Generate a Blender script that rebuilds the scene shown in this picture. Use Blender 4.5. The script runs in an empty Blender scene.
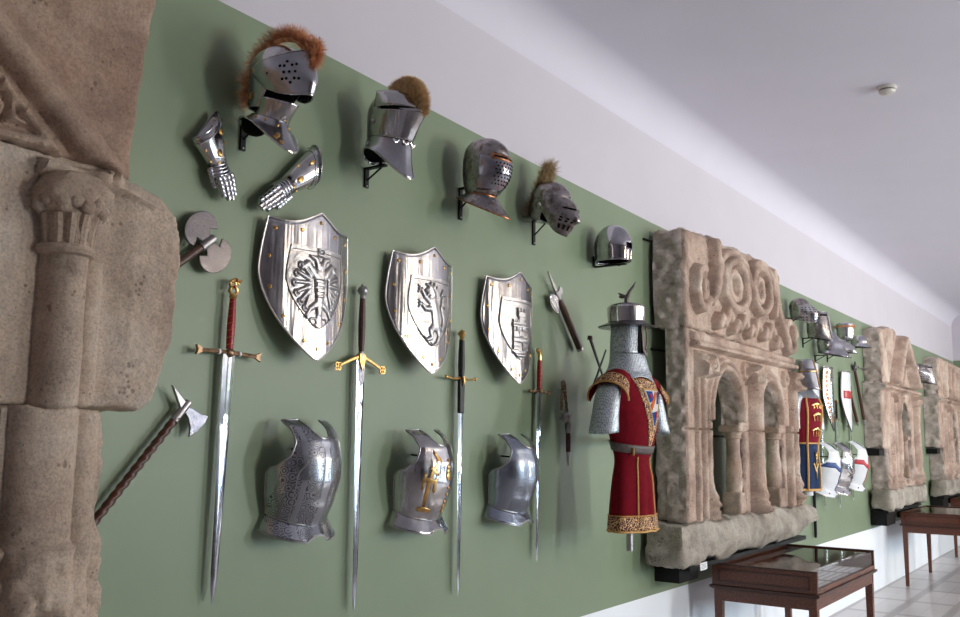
import bpy, math, random
import numpy as np
from math import sin, cos, pi, radians, sqrt
from mathutils import Vector, Matrix
random.seed(7)
S = bpy.context.scene
COL = S.collection
# ------------------------------------------------------------------ camera geometry (long wall is the plane y=0, room at y<0, floor z=0)
F, CX, CY = 930., 480., 308.5
CAMD, CAMH = 2.52, 1.625
_x = np.array([1141-CX, -(447-CY), -F]); _x /= np.linalg.norm(_x)
_x0 = 572.
_L = -((_x0-CX)*(1141-CX)+F*F)/(447-CY)
_z = np.array([_x0-CX, -_L, -F]); _z /= np.linalg.norm(_z)
_y = np.cross(_z, _x)
RM = np.array([_x, _y, _z])
def W(px, py, d=0.):
    "point at distance d from the long wall that the photograph shows at px, py"
    r = RM @ np.array([px-CX, -(py-CY), -F]); t = (CAMD-d)/r[1]
    return Vector((r[0]*t, -d, CAMH+r[2]*t))
def X_(px, py, d=0.): return W(px, py, d).x
def Z_(px, py, d=0.): return W(px, py, d).z
# ------------------------------------------------------------------ materials
def new_mat(name):
    m = bpy.data.materials.new(name); m.use_nodes = True
    return m, m.node_tree.nodes, m.node_tree.links, m.node_tree.nodes['Principled BSDF']
def lin(c):
    return tuple(((v/255)/12.92 if v/255 <= .04045 else ((v/255+.055)/1.055)**2.4) for v in c)+(1,)
def noise(N, L, scale, detail=4, vec=None, dist=0, rough=.5):
    n = N.new('ShaderNodeTexNoise'); n.inputs['Scale'].default_value = scale; n.inputs['Detail'].default_value = detail
    n.inputs['Distortion'].default_value = dist; n.inputs['Roughness'].default_value = rough
    if vec: L.new(vec, n.inputs['Vector'])
    return n.outputs['Fac']
def ramp(N, L, src, stops):
    r = N.new('ShaderNodeValToRGB'); e = r.color_ramp.elements
    while len(e) < len(stops): e.new(.5)
    for el, (p, c) in zip(e, stops):
        el.position = p; el.color = c if len(c) == 4 else tuple(c)+(1,)
    L.new(src, r.inputs['Fac']); return r.outputs['Color']
def bump(N, L, src, b, strength, dist=.002, prev=None):
    n = N.new('ShaderNodeBump'); n.inputs['Strength'].default_value = strength; n.inputs['Distance'].default_value = dist
    L.new(src, n.inputs['Height'])
    if prev: L.new(prev, n.inputs['Normal'])
    if b: L.new(n.outputs['Normal'], b.inputs['Normal'])
    return n.outputs['Normal']
def coord(N, kind='Object'):
    return N.new('ShaderNodeTexCoord').outputs[kind]
def simple(name, col, metal=0., rough=.5, bs=0., scale=40, var=0., spec=None):
    m, N, L, b = new_mat(name)
    b.inputs['Metallic'].default_value = metal; b.inputs['Roughness'].default_value = rough
    c = lin(col); b.inputs['Base Color'].default_value = c
    v = coord(N)
    f = noise(N, L, scale, 4, v)
    if var:
        lo = tuple(x*(1-var) for x in c[:3]); hi = tuple(min(1, x*(1+var)) for x in c[:3])
        L.new(ramp(N, L, f, [(.3, lo), (.7, hi)]), b.inputs['Base Color'])
    if bs: bump(N, L, f, b, bs)
    if spec is not None: b.inputs['Specular IOR Level'].default_value = spec
    return m
def steel(name, col=(196, 196, 202), rough=.2, wave=.5, wscale=9, stain=None, fine=0., stain_rng=(.5, .68), streak=0.):
    m, N, L, b = new_mat(name)
    b.inputs['Metallic'].default_value = 1
    c = lin(col); v = coord(N)
    f1 = noise(N, L, 14, 5, v)
    base = ramp(N, L, f1, [(.3, tuple(x*.72 for x in c[:3])), (.65, c[:3])])
    if stain:
        f3 = noise(N, L, 26, 6, v, .4)
        mx = N.new('ShaderNodeMix'); mx.data_type = 'RGBA'
        L.new(ramp(N, L, f3, [(stain_rng[0], (0, 0, 0)), (stain_rng[1], (1, 1, 1))]), mx.inputs[0])
        L.new(base, mx.inputs[6]); mx.inputs[7].default_value = lin(stain); base = mx.outputs[2]
    L.new(base, b.inputs['Base Color'])
    rr = N.new('ShaderNodeMapRange'); L.new(noise(N, L, 60, 3, v), rr.inputs[0])
    rr.inputs[3].default_value = rough*.7; rr.inputs[4].default_value = rough*1.5
    L.new(rr.outputs[0], b.inputs['Roughness'])
    n1 = bump(N, L, noise(N, L, wscale, 1, v), None, wave, .006)
    if fine:
        n1 = bump(N, L, noise(N, L, 130, 3, v), None, fine, .0015, n1)
    if streak:
        mp = N.new('ShaderNodeMapping'); L.new(v, mp.inputs['Vector']); mp.inputs['Scale'].default_value = (26, 26, 1.6)
        n1 = bump(N, L, noise(N, L, 1, 2, mp.outputs[0]), None, streak, .012, n1)
    L.new(n1, b.inputs['Normal'])
    return m
def etched(name, bands, col=(180, 184, 192), gold=None, ink=(84, 80, 80), scale=34):
    "polished steel with scroll work engraved inside vertical bands: list of (x centre, half width) in object space"
    m, N, L, b = new_mat(name)
    b.inputs['Metallic'].default_value = 1; b.inputs['Roughness'].default_value = .24
    v = coord(N); sp = N.new('ShaderNodeSeparateXYZ'); L.new(v, sp.inputs[0])
    w = N.new('ShaderNodeTexWave'); w.wave_type = 'RINGS'; w.rings_direction = 'SPHERICAL'
    vo = N.new('ShaderNodeTexVoronoi'); vo.inputs['Scale'].default_value = scale; vo.inputs['Randomness'].default_value = .8
    L.new(v, vo.inputs['Vector'])
    mm = N.new('ShaderNodeMath'); mm.operation = 'MULTIPLY'; mm.inputs[1].default_value = 30; L.new(vo.outputs['Distance'], mm.inputs[0])
    ad = N.new('ShaderNodeMath'); ad.operation = 'ADD'; L.new(mm.outputs[0], ad.inputs[0])
    nz = N.new('ShaderNodeMath'); nz.operation = 'MULTIPLY'; nz.inputs[1].default_value = 9; L.new(noise(N, L, 18, 2, v), nz.inputs[0]); L.new(nz.outputs[0], ad.inputs[1])
    sn = N.new('ShaderNodeMath'); sn.operation = 'SINE'; L.new(ad.outputs[0], sn.inputs[0])
    pat = ramp(N, L, sn.outputs[0], [(.25, (0, 0, 0)), (.6, (1, 1, 1))])
    mask = None
    for cx, hw in bands:
        s = N.new('ShaderNodeMath'); s.operation = 'SUBTRACT'; L.new(sp.outputs[0], s.inputs[0]); s.inputs[1].default_value = cx
        a = N.new('ShaderNodeMath'); a.operation = 'ABSOLUTE'; L.new(s.outputs[0], a.inputs[0])
        l = N.new('ShaderNodeMath'); l.operation = 'LESS_THAN'; L.new(a.outputs[0], l.inputs[0]); l.inputs[1].default_value = hw
        if mask is None: mask = l.outputs[0]
        else:
            x = N.new('ShaderNodeMath'); x.operation = 'MAXIMUM'; L.new(mask, x.inputs[0]); L.new(l.outputs[0], x.inputs[1]); mask = x.outputs[0]
    pm = N.new('ShaderNodeMath'); pm.operation = 'MULTIPLY'; L.new(pat, pm.inputs[0]); L.new(mask, pm.inputs[1])
    pm2 = N.new('ShaderNodeMath'); pm2.operation = 'MULTIPLY'; L.new(pm.outputs[0], pm2.inputs[0]); pm2.inputs[1].default_value = .9
    mx = N.new('ShaderNodeMix'); mx.data_type = 'RGBA'; L.new(pm2.outputs[0], mx.inputs[0])
    mx.inputs[6].default_value = lin(col); mx.inputs[7].default_value = lin(gold or ink)
    L.new(mx.outputs[2], b.inputs['Base Color'])
    n1 = bump(N, L, noise(N, L, 8, 1, v), None, .45, .006)
    bump(N, L, pm.outputs[0], b, .35, .0012, n1)
    return m
def stone(name, c1, c2, c3, bs=.6, pit=True, scale=3.2):
    m, N, L, b = new_mat(name); b.inputs['Roughness'].default_value = .92; b.inputs['Specular IOR Level'].default_value = .2
    v = coord(N)
    f = noise(N, L, scale, 7, v, .6, .62)
    base = ramp(N, L, f, [(.3, lin(c1)), (.5, lin(c2)), (.68, lin(c3))])
    f2 = noise(N, L, 120, 6, v, 0, .8)
    f4 = noise(N, L, 5.5, 6, v, 1.2, .7)
    mx = N.new('ShaderNodeMix'); mx.data_type = 'RGBA'; mx.blend_type = 'MULTIPLY'; mx.inputs[0].default_value = .75
    L.new(base, mx.inputs[6]); L.new(ramp(N, L, f2, [(.38, (.58, .56, .55)), (.55, (1, 1, 1))]), mx.inputs[7])
    m4 = N.new('ShaderNodeMix'); m4.data_type = 'RGBA'; m4.blend_type = 'MULTIPLY'; m4.inputs[0].default_value = .6
    L.new(mx.outputs[2], m4.inputs[6]); L.new(ramp(N, L, f4, [(.36, (.74, .75, .78)), (.52, (1, 1, 1)), (.7, (1, .93, .88))]), m4.inputs[7])
    out = m4.outputs[2]
    hs = f2
    if pit:
        vo = N.new('ShaderNodeTexVoronoi'); vo.inputs['Scale'].default_value = 55; L.new(v, vo.inputs['Vector'])
        g = noise(N, L, 9, 2, v)
        mu = N.new('ShaderNodeMath'); mu.operation = 'ADD'; L.new(vo.outputs['Distance'], mu.inputs[0])
        s = N.new('ShaderNodeMath'); s.operation = 'MULTIPLY_ADD'; L.new(g, s.inputs[0]); s.inputs[1].default_value = -2.2; s.inputs[2].default_value = 1.24
        L.new(s.outputs[0], mu.inputs[1])
        pr = ramp(N, L, mu.outputs[0], [(.03, (.5, .46, .44)), (.12, (1, 1, 1))])
        m2 = N.new('ShaderNodeMix'); m2.data_type = 'RGBA'; m2.blend_type = 'MULTIPLY'; m2.inputs[0].default_value = .8
        L.new(out, m2.inputs[6]); L.new(pr, m2.inputs[7]); out = m2.outputs[2]
        n0 = bump(N, L, pr, None, .35, .004)
    else: n0 = None
    L.new(out, b.inputs['Base Color'])
    n1 = bump(N, L, noise(N, L, 50, 8, v, 0, .78), None, bs, .010, n0)
    bump(N, L, f2, b, bs*.9, .004, n1)
    return m
def fabric(name, col, var=.35, scale=300, rough=.9, sheen=.6, folds=0):
    m, N, L, b = new_mat(name); b.inputs['Roughness'].default_value = rough
    c = lin(col); v = coord(N)
    f = noise(N, L, scale, 3, v)
    L.new(ramp(N, L, f, [(.3, tuple(x*(1-var) for x in c[:3])), (.7, c[:3])]), b.inputs['Base Color'])
    b.inputs['Sheen Weight'].default_value = sheen; b.inputs['Specular IOR Level'].default_value = .2; b.inputs['Sheen Tint'].default_value = tuple(min(1, x*2+.05) for x in c[:3])+(1,)
    bump(N, L, f, b, .2, .001); return m
def brocade(name, bg, fg, scale=70):
    m, N, L, b = new_mat(name); b.inputs['Roughness'].default_value = .6
    v = coord(N)
    vo = N.new('ShaderNodeTexVoronoi'); vo.inputs['Scale'].default_value = scale; vo.feature = 'F1'; L.new(v, vo.inputs['Vector'])
    mm = N.new('ShaderNodeMath'); mm.operation = 'MULTIPLY'; mm.inputs[1].default_value = 13; L.new(vo.outputs['Distance'], mm.inputs[0])
    sn = N.new('ShaderNodeMath'); sn.operation = 'SINE'; L.new(mm.outputs[0], sn.inputs[0])
    c = ramp(N, L, sn.outputs[0], [(.35, lin(bg)), (.5, lin(fg)), (.9, lin(tuple(min(255, x*1.15) for x in fg)))])
    L.new(c, b.inputs['Base Color']); bump(N, L, sn.outputs[0], b, .5, .002); return m
def mailmat(name):
    m, N, L, b = new_mat(name); b.inputs['Roughness'].default_value = .42; b.inputs['Metallic'].default_value = .75
    v = coord(N)
    vo = N.new('ShaderNodeTexVoronoi'); vo.inputs['Scale'].default_value = 125; vo.inputs['Randomness'].default_value = .35; L.new(v, vo.inputs['Vector'])
    c = ramp(N, L, vo.outputs['Distance'], [(.12, lin((95, 102, 108))), (.34, lin((226, 232, 238))), (.6, lin((140, 148, 156)))])
    L.new(c, b.inputs['Base Color']); bump(N, L, vo.outputs['Distance'], b, .55, .003); return m
def wood(name, c1, c2, axis=0, rough=.35, scale=6):
    m, N, L, b = new_mat(name); b.inputs['Roughness'].default_value = rough
    v = coord(N); mp = N.new('ShaderNodeMapping'); L.new(v, mp.inputs['Vector'])
    s = [scale*9]*3; s[axis] = scale; mp.inputs['Scale'].default_value = s
    f = noise(N, L, 1.6, 5, mp.outputs['Vector'], .5)
    L.new(ramp(N, L, f, [(.3, lin(c1)), (.7, lin(c2))]), b.inputs['Base Color']); bump(N, L, f, b, .15, .002); return m
M = {}
M['steel'] = steel('polished_steel')
M['shield'] = steel('shield_steel', (206, 204, 206), .17, .6, 7, streak=.55)
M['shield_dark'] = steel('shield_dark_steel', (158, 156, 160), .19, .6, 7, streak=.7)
M['relief'] = steel('embossed_steel', (182, 178, 178), .33, .3, 20, fine=.3)
M['antique'] = steel('antique_steel', (168, 162, 162), .27, .5, 14, stain=(112, 98, 90), fine=.35)
M['mirror'] = steel('mirror_steel', (192, 190, 196), .1, .25, 6)
M['copperish'] = steel('coppered_steel', (170, 170, 180), .2, .5, 16, stain=(168, 96, 56), fine=.2, stain_rng=(.55, .72))
M['blade'] = steel('blade_steel', (214, 216, 224), .12, .2, 5)
M['bladedark'] = steel('dark_blade_steel', (120, 116, 122), .22, .4, 12, fine=.5)
M['etched_axe'] = etched('etched_axe_steel', [(0, 1)], (112, 108, 112), scale=60)
M['etch1'] = etched('etched_breastplate_steel', [(-.118, .026), (-.045, .030), (.015, .0), (.05, .034), (.125, .02)])
M['etch3'] = etched('etched_plain_breastplate_steel', [(-.02, .07)], (160, 168, 182), ink=(110, 112, 120), scale=60)
M['gold'] = simple('brass', (206, 164, 102), 1, .28, .3, 60, .3)
M['copper'] = simple('copper_trim', (178, 124, 92), 1, .32, .3, 60, .35)
M['bronze'] = simple('aged_bronze', (150, 122, 96), 1, .4, .5, 60, .4)
M['black'] = simple('black_iron', (26, 25, 27), .6, .5, .2)
M['void'] = simple('dark_lining', (14, 13, 14), 0, .9, spec=.1)
M['redgrip'] = simple('red_leather_grip', (158, 26, 32), 0, .35, .3, 80, .3)
M['browngrip'] = simple('brown_leather_grip', (74, 40, 34), 0, .4, .5, 90, .4)
M['blackgrip'] = simple('black_leather', (24, 24, 28), 0, .45, .5, 90, .3)
M['woodred'] = wood('dark_red_wood', (52, 26, 20), (96, 50, 38), 2)
M['oak'] = wood('brown_haft_wood', (58, 38, 30), (96, 66, 54), 2)
M['table'] = wood('mahogany', (62, 29, 18), (120, 66, 44), 0, .3)
M['tabledark'] = wood('dark_mahogany', (44, 20, 13), (80, 42, 30), 0, .3)
M['mail'] = mailmat('chain_mail')
M['maroon'] = fabric('maroon_velvet', (124, 10, 28), .3, 40, .95, .05)
M['brocade'] = brocade('gold_brocade', (84, 34, 30), (214, 172, 122))
M['goldcord'] = simple('gold_cord', (208, 158, 92), .2, .5, .4, 120, .2)
M['orange'] = fabric('orange_cloth', (214, 104, 48), .2)
M['blue'] = fabric('blue_cloth', (36, 74, 148), .2)
M['redc'] = fabric('red_cloth', (188, 42, 48), .2)
M['whitec'] = fabric('white_cloth', (222, 214, 204), .1)
M['navy'] = fabric('navy_cloth', (40, 58, 92), .3)
M['crimson'] = fabric('crimson_cloth', (128, 24, 42), .3)
M['whitepaint'] = simple('white_enamel', (226, 228, 232), .0, .3, .1)
M['redpaint'] = simple('red_enamel', (186, 34, 42), 0, .3)
M['bluepaint'] = simple('blue_enamel', (44, 70, 132), 0, .3)
M['belt'] = simple('grey_leather_belt', (98, 88, 84), .1, .5, .4, 80, .3)
M['plume'] = simple('orange_feather', (232, 156, 112), 0, .8, 0, 40, .45)
M['plumeb'] = simple('brown_bristle', (236, 190, 142), 0, .7, 0, 60, .4)
M['plumeo'] = simple('olive_feather', (160, 134, 96), 0, .8, 0, 60, .45)
M['stoneA'] = stone('pink_sandstone', (158, 130, 116), (196, 166, 146), (216, 194, 174), .8)
M['stoneA2'] = stone('tan_sandstone', (186, 164, 148), (220, 198, 178), (234, 218, 202), .8)
M['stoneB'] = stone('carved_sandstone', (148, 128, 116), (200, 174, 158), (232, 214, 198), .9)
M['cutstone'] = stone('rough_hewn_grey_stone', (184, 168, 160), (212, 196, 188), (234, 222, 214), .8, False, 14)
M['basestone'] = stone('weathered_base_stone', (136, 128, 120), (180, 170, 158), (212, 204, 192), .9)
M['card'] = simple('white_card', (232, 232, 234), 0, .6)
M['paper'] = simple('paper', (224, 224, 232), 0, .7, 0, 30, .12)
M['ink'] = simple('pale_print', (168, 168, 180), 0, .7)
M['plastic'] = simple('detector_plastic', (206, 200, 192), 0, .4)
M['grey_plastic'] = simple('detector_slot_grey', (96, 90, 88), 0, .5)
M['yellow'] = simple('yellow_cloth', (206, 160, 60), 0, .7, 0, 40, .3)
def glass():
    m, N, L, b = new_mat('clear_glass'); N.remove(b)
    t = N.new('ShaderNodeBsdfTransparent'); t.inputs[0].default_value = (.97, .98, .98, 1)
    g = N.new('ShaderNodeBsdfGlossy'); g.inputs['Roughness'].default_value = .02
    fr = N.new('ShaderNodeFresnel'); fr.inputs[0].default_value = 1.5
    mx = N.new('ShaderNodeMixShader'); ge = N.new('ShaderNodeNewGeometry'); iv = N.new('ShaderNodeMath'); iv.operation = 'SUBTRACT'; iv.inputs[0].default_value = 1; L.new(ge.outputs['Backfacing'], iv.inputs[1])
    mu = N.new('ShaderNodeMath'); mu.operation = 'MULTIPLY'; L.new(fr.outputs[0], mu.inputs[0]); L.new(iv.outputs[0], mu.inputs[1])
    L.new(mu.outputs[0], mx.inputs[0]); L.new(t.outputs[0], mx.inputs[1]); L.new(g.outputs[0], mx.inputs[2])
    L.new(mx.outputs[0], N['Material Output'].inputs[0]); return m
M['glass'] = glass()
def paint(name, col, var=.04, bs=.08, sc=2.5, rough=.75):
    m, N, L, b = new_mat(name); b.inputs['Roughness'].default_value = rough; c = lin(col); v = coord(N)
    L.new(ramp(N, L, noise(N, L, sc, 5, v), [(.3, tuple(x*(1-var) for x in c[:3])), (.7, tuple(x*(1+var) for x in c[:3]))]), b.inputs['Base Color'])
    bump(N, L, noise(N, L, 70, 3, v), b, bs, .002); return m
M['green'] = paint('sage_green_paint', (126, 141, 114), rough=.42)
M['oppwall'] = paint('opposite_wall_paint', (186, 182, 186))
M['white'] = paint('white_wall_paint', (204, 198, 206), .015)
M['dado'] = paint('white_dado_paint', (236, 240, 246), .01)
M['ceil'] = paint('ceiling_paint', (214, 210, 221), .015)
def floor_mat():
    m, N, L, b = new_mat('stone_tile_floor'); v = coord(N)
    b.inputs['Roughness'].default_value = .28
    mp = N.new('ShaderNodeMapping'); L.new(v, mp.inputs['Vector'])
    br = N.new('ShaderNodeTexBrick'); br.offset = 0; br.inputs['Scale'].default_value = 1
    br.inputs['Brick Width'].default_value = .9; br.inputs['Row Height'].default_value = .45; br.inputs['Mortar Size'].default_value = .045
    br.inputs['Color1'].default_value = lin((206, 200, 200)); br.inputs['Color2'].default_value = lin((196, 190, 190)); br.inputs['Mortar'].default_value = lin((168, 160, 160))
    L.new(mp.outputs[0], br.inputs['Vector'])
    b2 = N.new('ShaderNodeTexBrick'); b2.offset = 0; b2.inputs['Scale'].default_value = 1
    b2.inputs['Brick Width'].default_value = .45; b2.inputs['Row Height'].default_value = .225; b2.inputs['Mortar Size'].default_value = .006
    b2.inputs['Color1'].default_value = (1, 1, 1, 1); b2.inputs['Color2'].default_value = (.92, .91, .9, 1); b2.inputs['Mortar'].default_value = (.82, .79, .78, 1)
    L.new(v, b2.inputs['Vector'])
    mx = N.new('ShaderNodeMix'); mx.data_type = 'RGBA'; mx.blend_type = 'MULTIPLY'; mx.inputs[0].default_value = 1
    L.new(br.outputs[0], mx.inputs[6]); L.new(b2.outputs[0], mx.inputs[7]); L.new(mx.outputs[2], b.inputs['Base Color'])
    return m
M['floor'] = floor_mat()
# ------------------------------------------------------------------ object helpers
def link_mesh(name, V, Fc, mats, parent=None, smooth=True, angle=35, midx=None):
    me = bpy.data.meshes.new(name); me.from_pydata([tuple(v) for v in V], [], Fc); 
    if not isinstance(mats, (list, tuple)): mats = [mats]
    for m in mats: me.materials.append(M[m] if isinstance(m, str) else m)
    if midx: me.polygons.foreach_set('material_index', midx)
    me.update()
    if smooth:
        me.shade_smooth(); me.set_sharp_from_angle(angle=radians(angle))
    o = bpy.data.objects.new(name, me); COL.objects.link(o)
    if parent: o.parent = parent
    return o
class MB:
    def __init__(s): s.v = []; s.f = []; s.m = []
    def add(s, vs, fs, mi=0):
        k = len(s.v); s.v += [Vector(v) for v in vs]; s.f += [tuple(i+k for i in f) for f in fs]; s.m += [mi]*len(fs); return s
    def box(s, c, d, R=None, mi=0, taper=1.):
        vs = []
        for z in (-1, 1):
            t = 1 if z > 0 else taper
            for x, y in ((-1, -1), (1, -1), (1, 1), (-1, 1)):
                p = Vector((x*d[0]/2*t, y*d[1]/2*t, z*d[2]/2)); vs.append((R @ p if R else p)+Vector(c))
        return s.add(vs, [(3, 2, 1, 0), (4, 5, 6, 7), (0, 1, 5, 4), (1, 2, 6, 5), (2, 3, 7, 6), (3, 0, 4, 7)], mi)
    def loft(s, rings, closed=True, c0=True, c1=True, mi=0):
        n = len(rings[0]); vs = [p for r in rings for p in r]; fs = []
        for i in range(len(rings)-1):
            for j in range(n if closed else n-1):
                a = i*n+j; b = i*n+(j+1) % n; fs.append((a, b, b+n, a+n))
        if closed and c0: fs.append(tuple(range(n))[::-1])
        if closed and c1: fs.append(tuple(range((len(rings)-1)*n, len(rings)*n)))
        return s.add(vs, fs, mi)
    def tube(s, path, r, n=8, mi=0, sq=1.):
        path = [Vector(p) for p in path]; rings = []
        for i, p in enumerate(path):
            t = (path[min(i+1, len(path)-1)]-path[max(i-1, 0)])
            t = t.normalized() if t.length > 1e-9 else Vector((0, 0, 1))
            up = Vector((0, 1, 0)) if abs(t.y) < .9 else Vector((1, 0, 0))
            a = t.cross(up).normalized(); b = t.cross(a)
            rr = r[i] if isinstance(r, (list, tuple)) else r
            rings.append([p+a*rr*cos(2*pi*k/n)+b*rr*sq*sin(2*pi*k/n) for k in range(n)])
        return s.loft(rings, mi=mi)
    def lathe(s, prof, c=(0, 0, 0), n=20, sx=1, sy=1, R=None, mi=0):
        rings = []
        for r, z in prof:
            ring = []
            for k in range(n):
                p = Vector((r*sx*cos(2*pi*k/n), r*sy*sin(2*pi*k/n), z)); ring.append((R @ p if R else p)+Vector(c))
            rings.append(ring)
        return s.loft(rings, mi=mi)
    def ball(s, c, r, n=12, sx=1, sy=1, sz=1, mi=0):
        return s.lathe([(r*sin(pi*i/8)+1e-5, -r*sz*cos(pi*i/8)) for i in range(9)], c, n, sx, sy, mi=mi)
    def prism(s, poly, y0, y1, mi=0, T=None):
        n = len(poly); vs = [Vector((x, y0, z)) for x, z in poly]+[Vector((x, y1, z)) for x, z in poly]
        if T: vs = [T @ v for v in vs]
        fs = [tuple(range(n)), tuple(range(2*n-1, n-1, -1))]+[(i, i+n, (i+1) % n+n, (i+1) % n) for i in range(n)]
        return s.add(vs, fs, mi)
    def build(s, name, mat, parent=None, smooth=True, bevel=0, solid=0, angle=35, loc=None, sub=0):
        o = link_mesh(name, s.v, s.f, mat, parent, smooth, angle, s.m if isinstance(mat, (list, tuple)) else None)
        if sub: m = o.modifiers.new('sub', 'SUBSURF'); m.levels = m.render_levels = sub
        if solid: m = o.modifiers.new('sol', 'SOLIDIFY'); m.thickness = solid; m.offset = 0
        if bevel: m = o.modifiers.new('bev', 'BEVEL'); m.width = bevel; m.segments = 2; m.limit_method = 'ANGLE'
        if loc is not None: o.location = loc
        return o
def tag(o, label=None, cat=None, group=None, kind=None):
    if label: o['label'] = label
    if cat: o['category'] = cat
    if group: o['group'] = group
    if kind: o['kind'] = kind
    return o
def thing(name, label, cat, loc=(0, 0, 0), group=None, rot=(0, 0, 0)):
    o = bpy.data.objects.new(name, None); COL.objects.link(o); o.empty_display_size = .05
    o.location = loc; o.rotation_euler = rot; return tag(o, label, cat, group)
def copy_tree(o, parent=None):
    c = o.copy(); COL.objects.link(c)
    if parent: c.parent = parent
    for ch in list(o.children): copy_tree(ch, c)
    return c
def struct(name, mb, mat, **k):
    o = mb.build(name, mat, **k); o['kind'] = 'structure'; return o
def patch(fn, us, vs, mb=None, mi=0):
    mb = mb or MB(); nu, nv = len(us), len(vs)
    pts = [fn(u, v) for v in vs for u in us]
    fs = [(j*nu+i, j*nu+i+1, (j+1)*nu+i+1, (j+1)*nu+i) for j in range(nv-1) for i in range(nu-1)]
    return mb.add(pts, fs, mi)
def lsp(a, b, n): return [a+(b-a)*i/(n-1) for i in range(n)]
def nrm(fn, u, v, e=1e-3):
    p = Vector(fn(u, v)); a = Vector(fn(u+e, v))-p; b = Vector(fn(u, v+e))-p
    n = a.cross(b); return (n.normalized() if n.length > 1e-12 else Vector((0, -1, 0)))
def dot_on(mb, fn, u, v, r, h=.002, n=8, mi=0, sgn=1, off=.001):
    p = Vector(fn(u, v)); N = nrm(fn, u, v)*sgn
    if N.y > 0 and sgn == 1: N = -N
    a = N.orthogonal().normalized(); b = N.cross(a)
    rings = [[p+N*(off+hh)+a*rr*cos(2*pi*k/n)+b*rr*sin(2*pi*k/n) for k in range(n)] for hh, rr in ((-.002, r), (h*.4, r), (h, r*.55))]
    mb.loft(rings)
def over(fn, c, nu=8, nv=8, off=.003, mb=None, sgn=-1):
    "bilinear quad laid on a surface; c = four (u, v) corners"
    def g(s, t):
        u = (c[0][0]*(1-s)+c[1][0]*s)*(1-t)+(c[3][0]*(1-s)+c[2][0]*s)*t
        v = (c[0][1]*(1-s)+c[1][1]*s)*(1-t)+(c[3][1]*(1-s)+c[2][1]*s)*t
        p = Vector(fn(u, v)); N = nrm(fn, u, v)
        if N.y > 0: N = -N
        return p+N*off
    return patch(g, lsp(0, 1, nu), lsp(0, 1, nv), mb)
# ------------------------------------------------------------------ numpy relief tools
def _hash(ix, iz, seed):
    h = (ix*374761393+iz*668265263+seed*974634777) & 0x7fffffff
    h = ((h ^ (h >> 13))*1274126177) & 0x7fffffff
    return ((h ^ (h >> 16)) & 0xffff)/65535.
def vn(x, z, s, seed=0):
    x = np.asarray(x)/s+100; z = np.asarray(z)/s+100
    ix = np.floor(x).astype(np.int64); iz = np.floor(z).astype(np.int64); fx = x-ix; fz = z-iz
    fx = fx*fx*(3-2*fx); fz = fz*fz*(3-2*fz)
    a = _hash(ix, iz, seed); b = _hash(ix+1, iz, seed); c = _hash(ix, iz+1, seed); d = _hash(ix+1, iz+1, seed)
    return (a*(1-fx)+b*fx)*(1-fz)+(c*(1-fx)+d*fx)*fz-.5
def fbm(x, z, s, seed=0, o=4):
    r = 0; a = 1
    for i in range(o): r = r+a*vn(x, z, s, seed+i*17); s *= .5; a *= .5
    return r
def poly_sdf(P, jag=0, js=.06, seed=0):
    P = np.array(P, float)
    def f(x, z):
        x = np.asarray(x, float); z = np.asarray(z, float)
        d = np.full(x.shape, 1e9); ins = np.zeros(x.shape, bool)
        for i in range(len(P)):
            a = P[i]; b = P[(i+1) % len(P)]; e = b-a; wx = x-a[0]; wz = z-a[1]
            t = np.clip((wx*e[0]+wz*e[1])/(e@e+1e-12), 0, 1)
            d = np.minimum(d, (wx-e[0]*t)**2+(wz-e[1]*t)**2)
            if a[1] != b[1]:
                c = ((a[1] > z) != (b[1] > z)) & (x < (b[0]-a[0])*(z-a[1])/(b[1]-a[1])+a[0]); ins ^= c
        d = np.sqrt(d)*np.where(ins, -1, 1)
        if jag: d = d+jag*fbm(x, z, js, seed)
        return d
    return f
def seg_d(x, z, a, b):
    ex, ez = b[0]-a[0], b[1]-a[1]; t = np.clip(((x-a[0])*ex+(z-a[1])*ez)/(ex*ex+ez*ez+1e-12), 0, 1)
    return np.sqrt((x-a[0]-ex*t)**2+(z-a[1]-ez*t)**2), t
PW = 2
def ridge(x, z, pts, r, h):
    "rounded ridge along a polyline, r may be a list"
    out = np.zeros(np.shape(x))
    for i in range(len(pts)-1):
        d, t = seg_d(x, z, pts[i], pts[i+1])
        rr = (r[i]*(1-t)+r[i+1]*t) if isinstance(r, (list, tuple)) else r
        out = np.maximum(out, h*np.sqrt(np.maximum(0, 1-(d/rr)**PW)))
    return out
def arc(cx, cz, rx, rz, a0, a1, n=16): return [(cx+rx*cos(radians(a0+(a1-a0)*i/n)), cz+rz*sin(radians(a0+(a1-a0)*i/n))) for i in range(n+1)]
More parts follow.
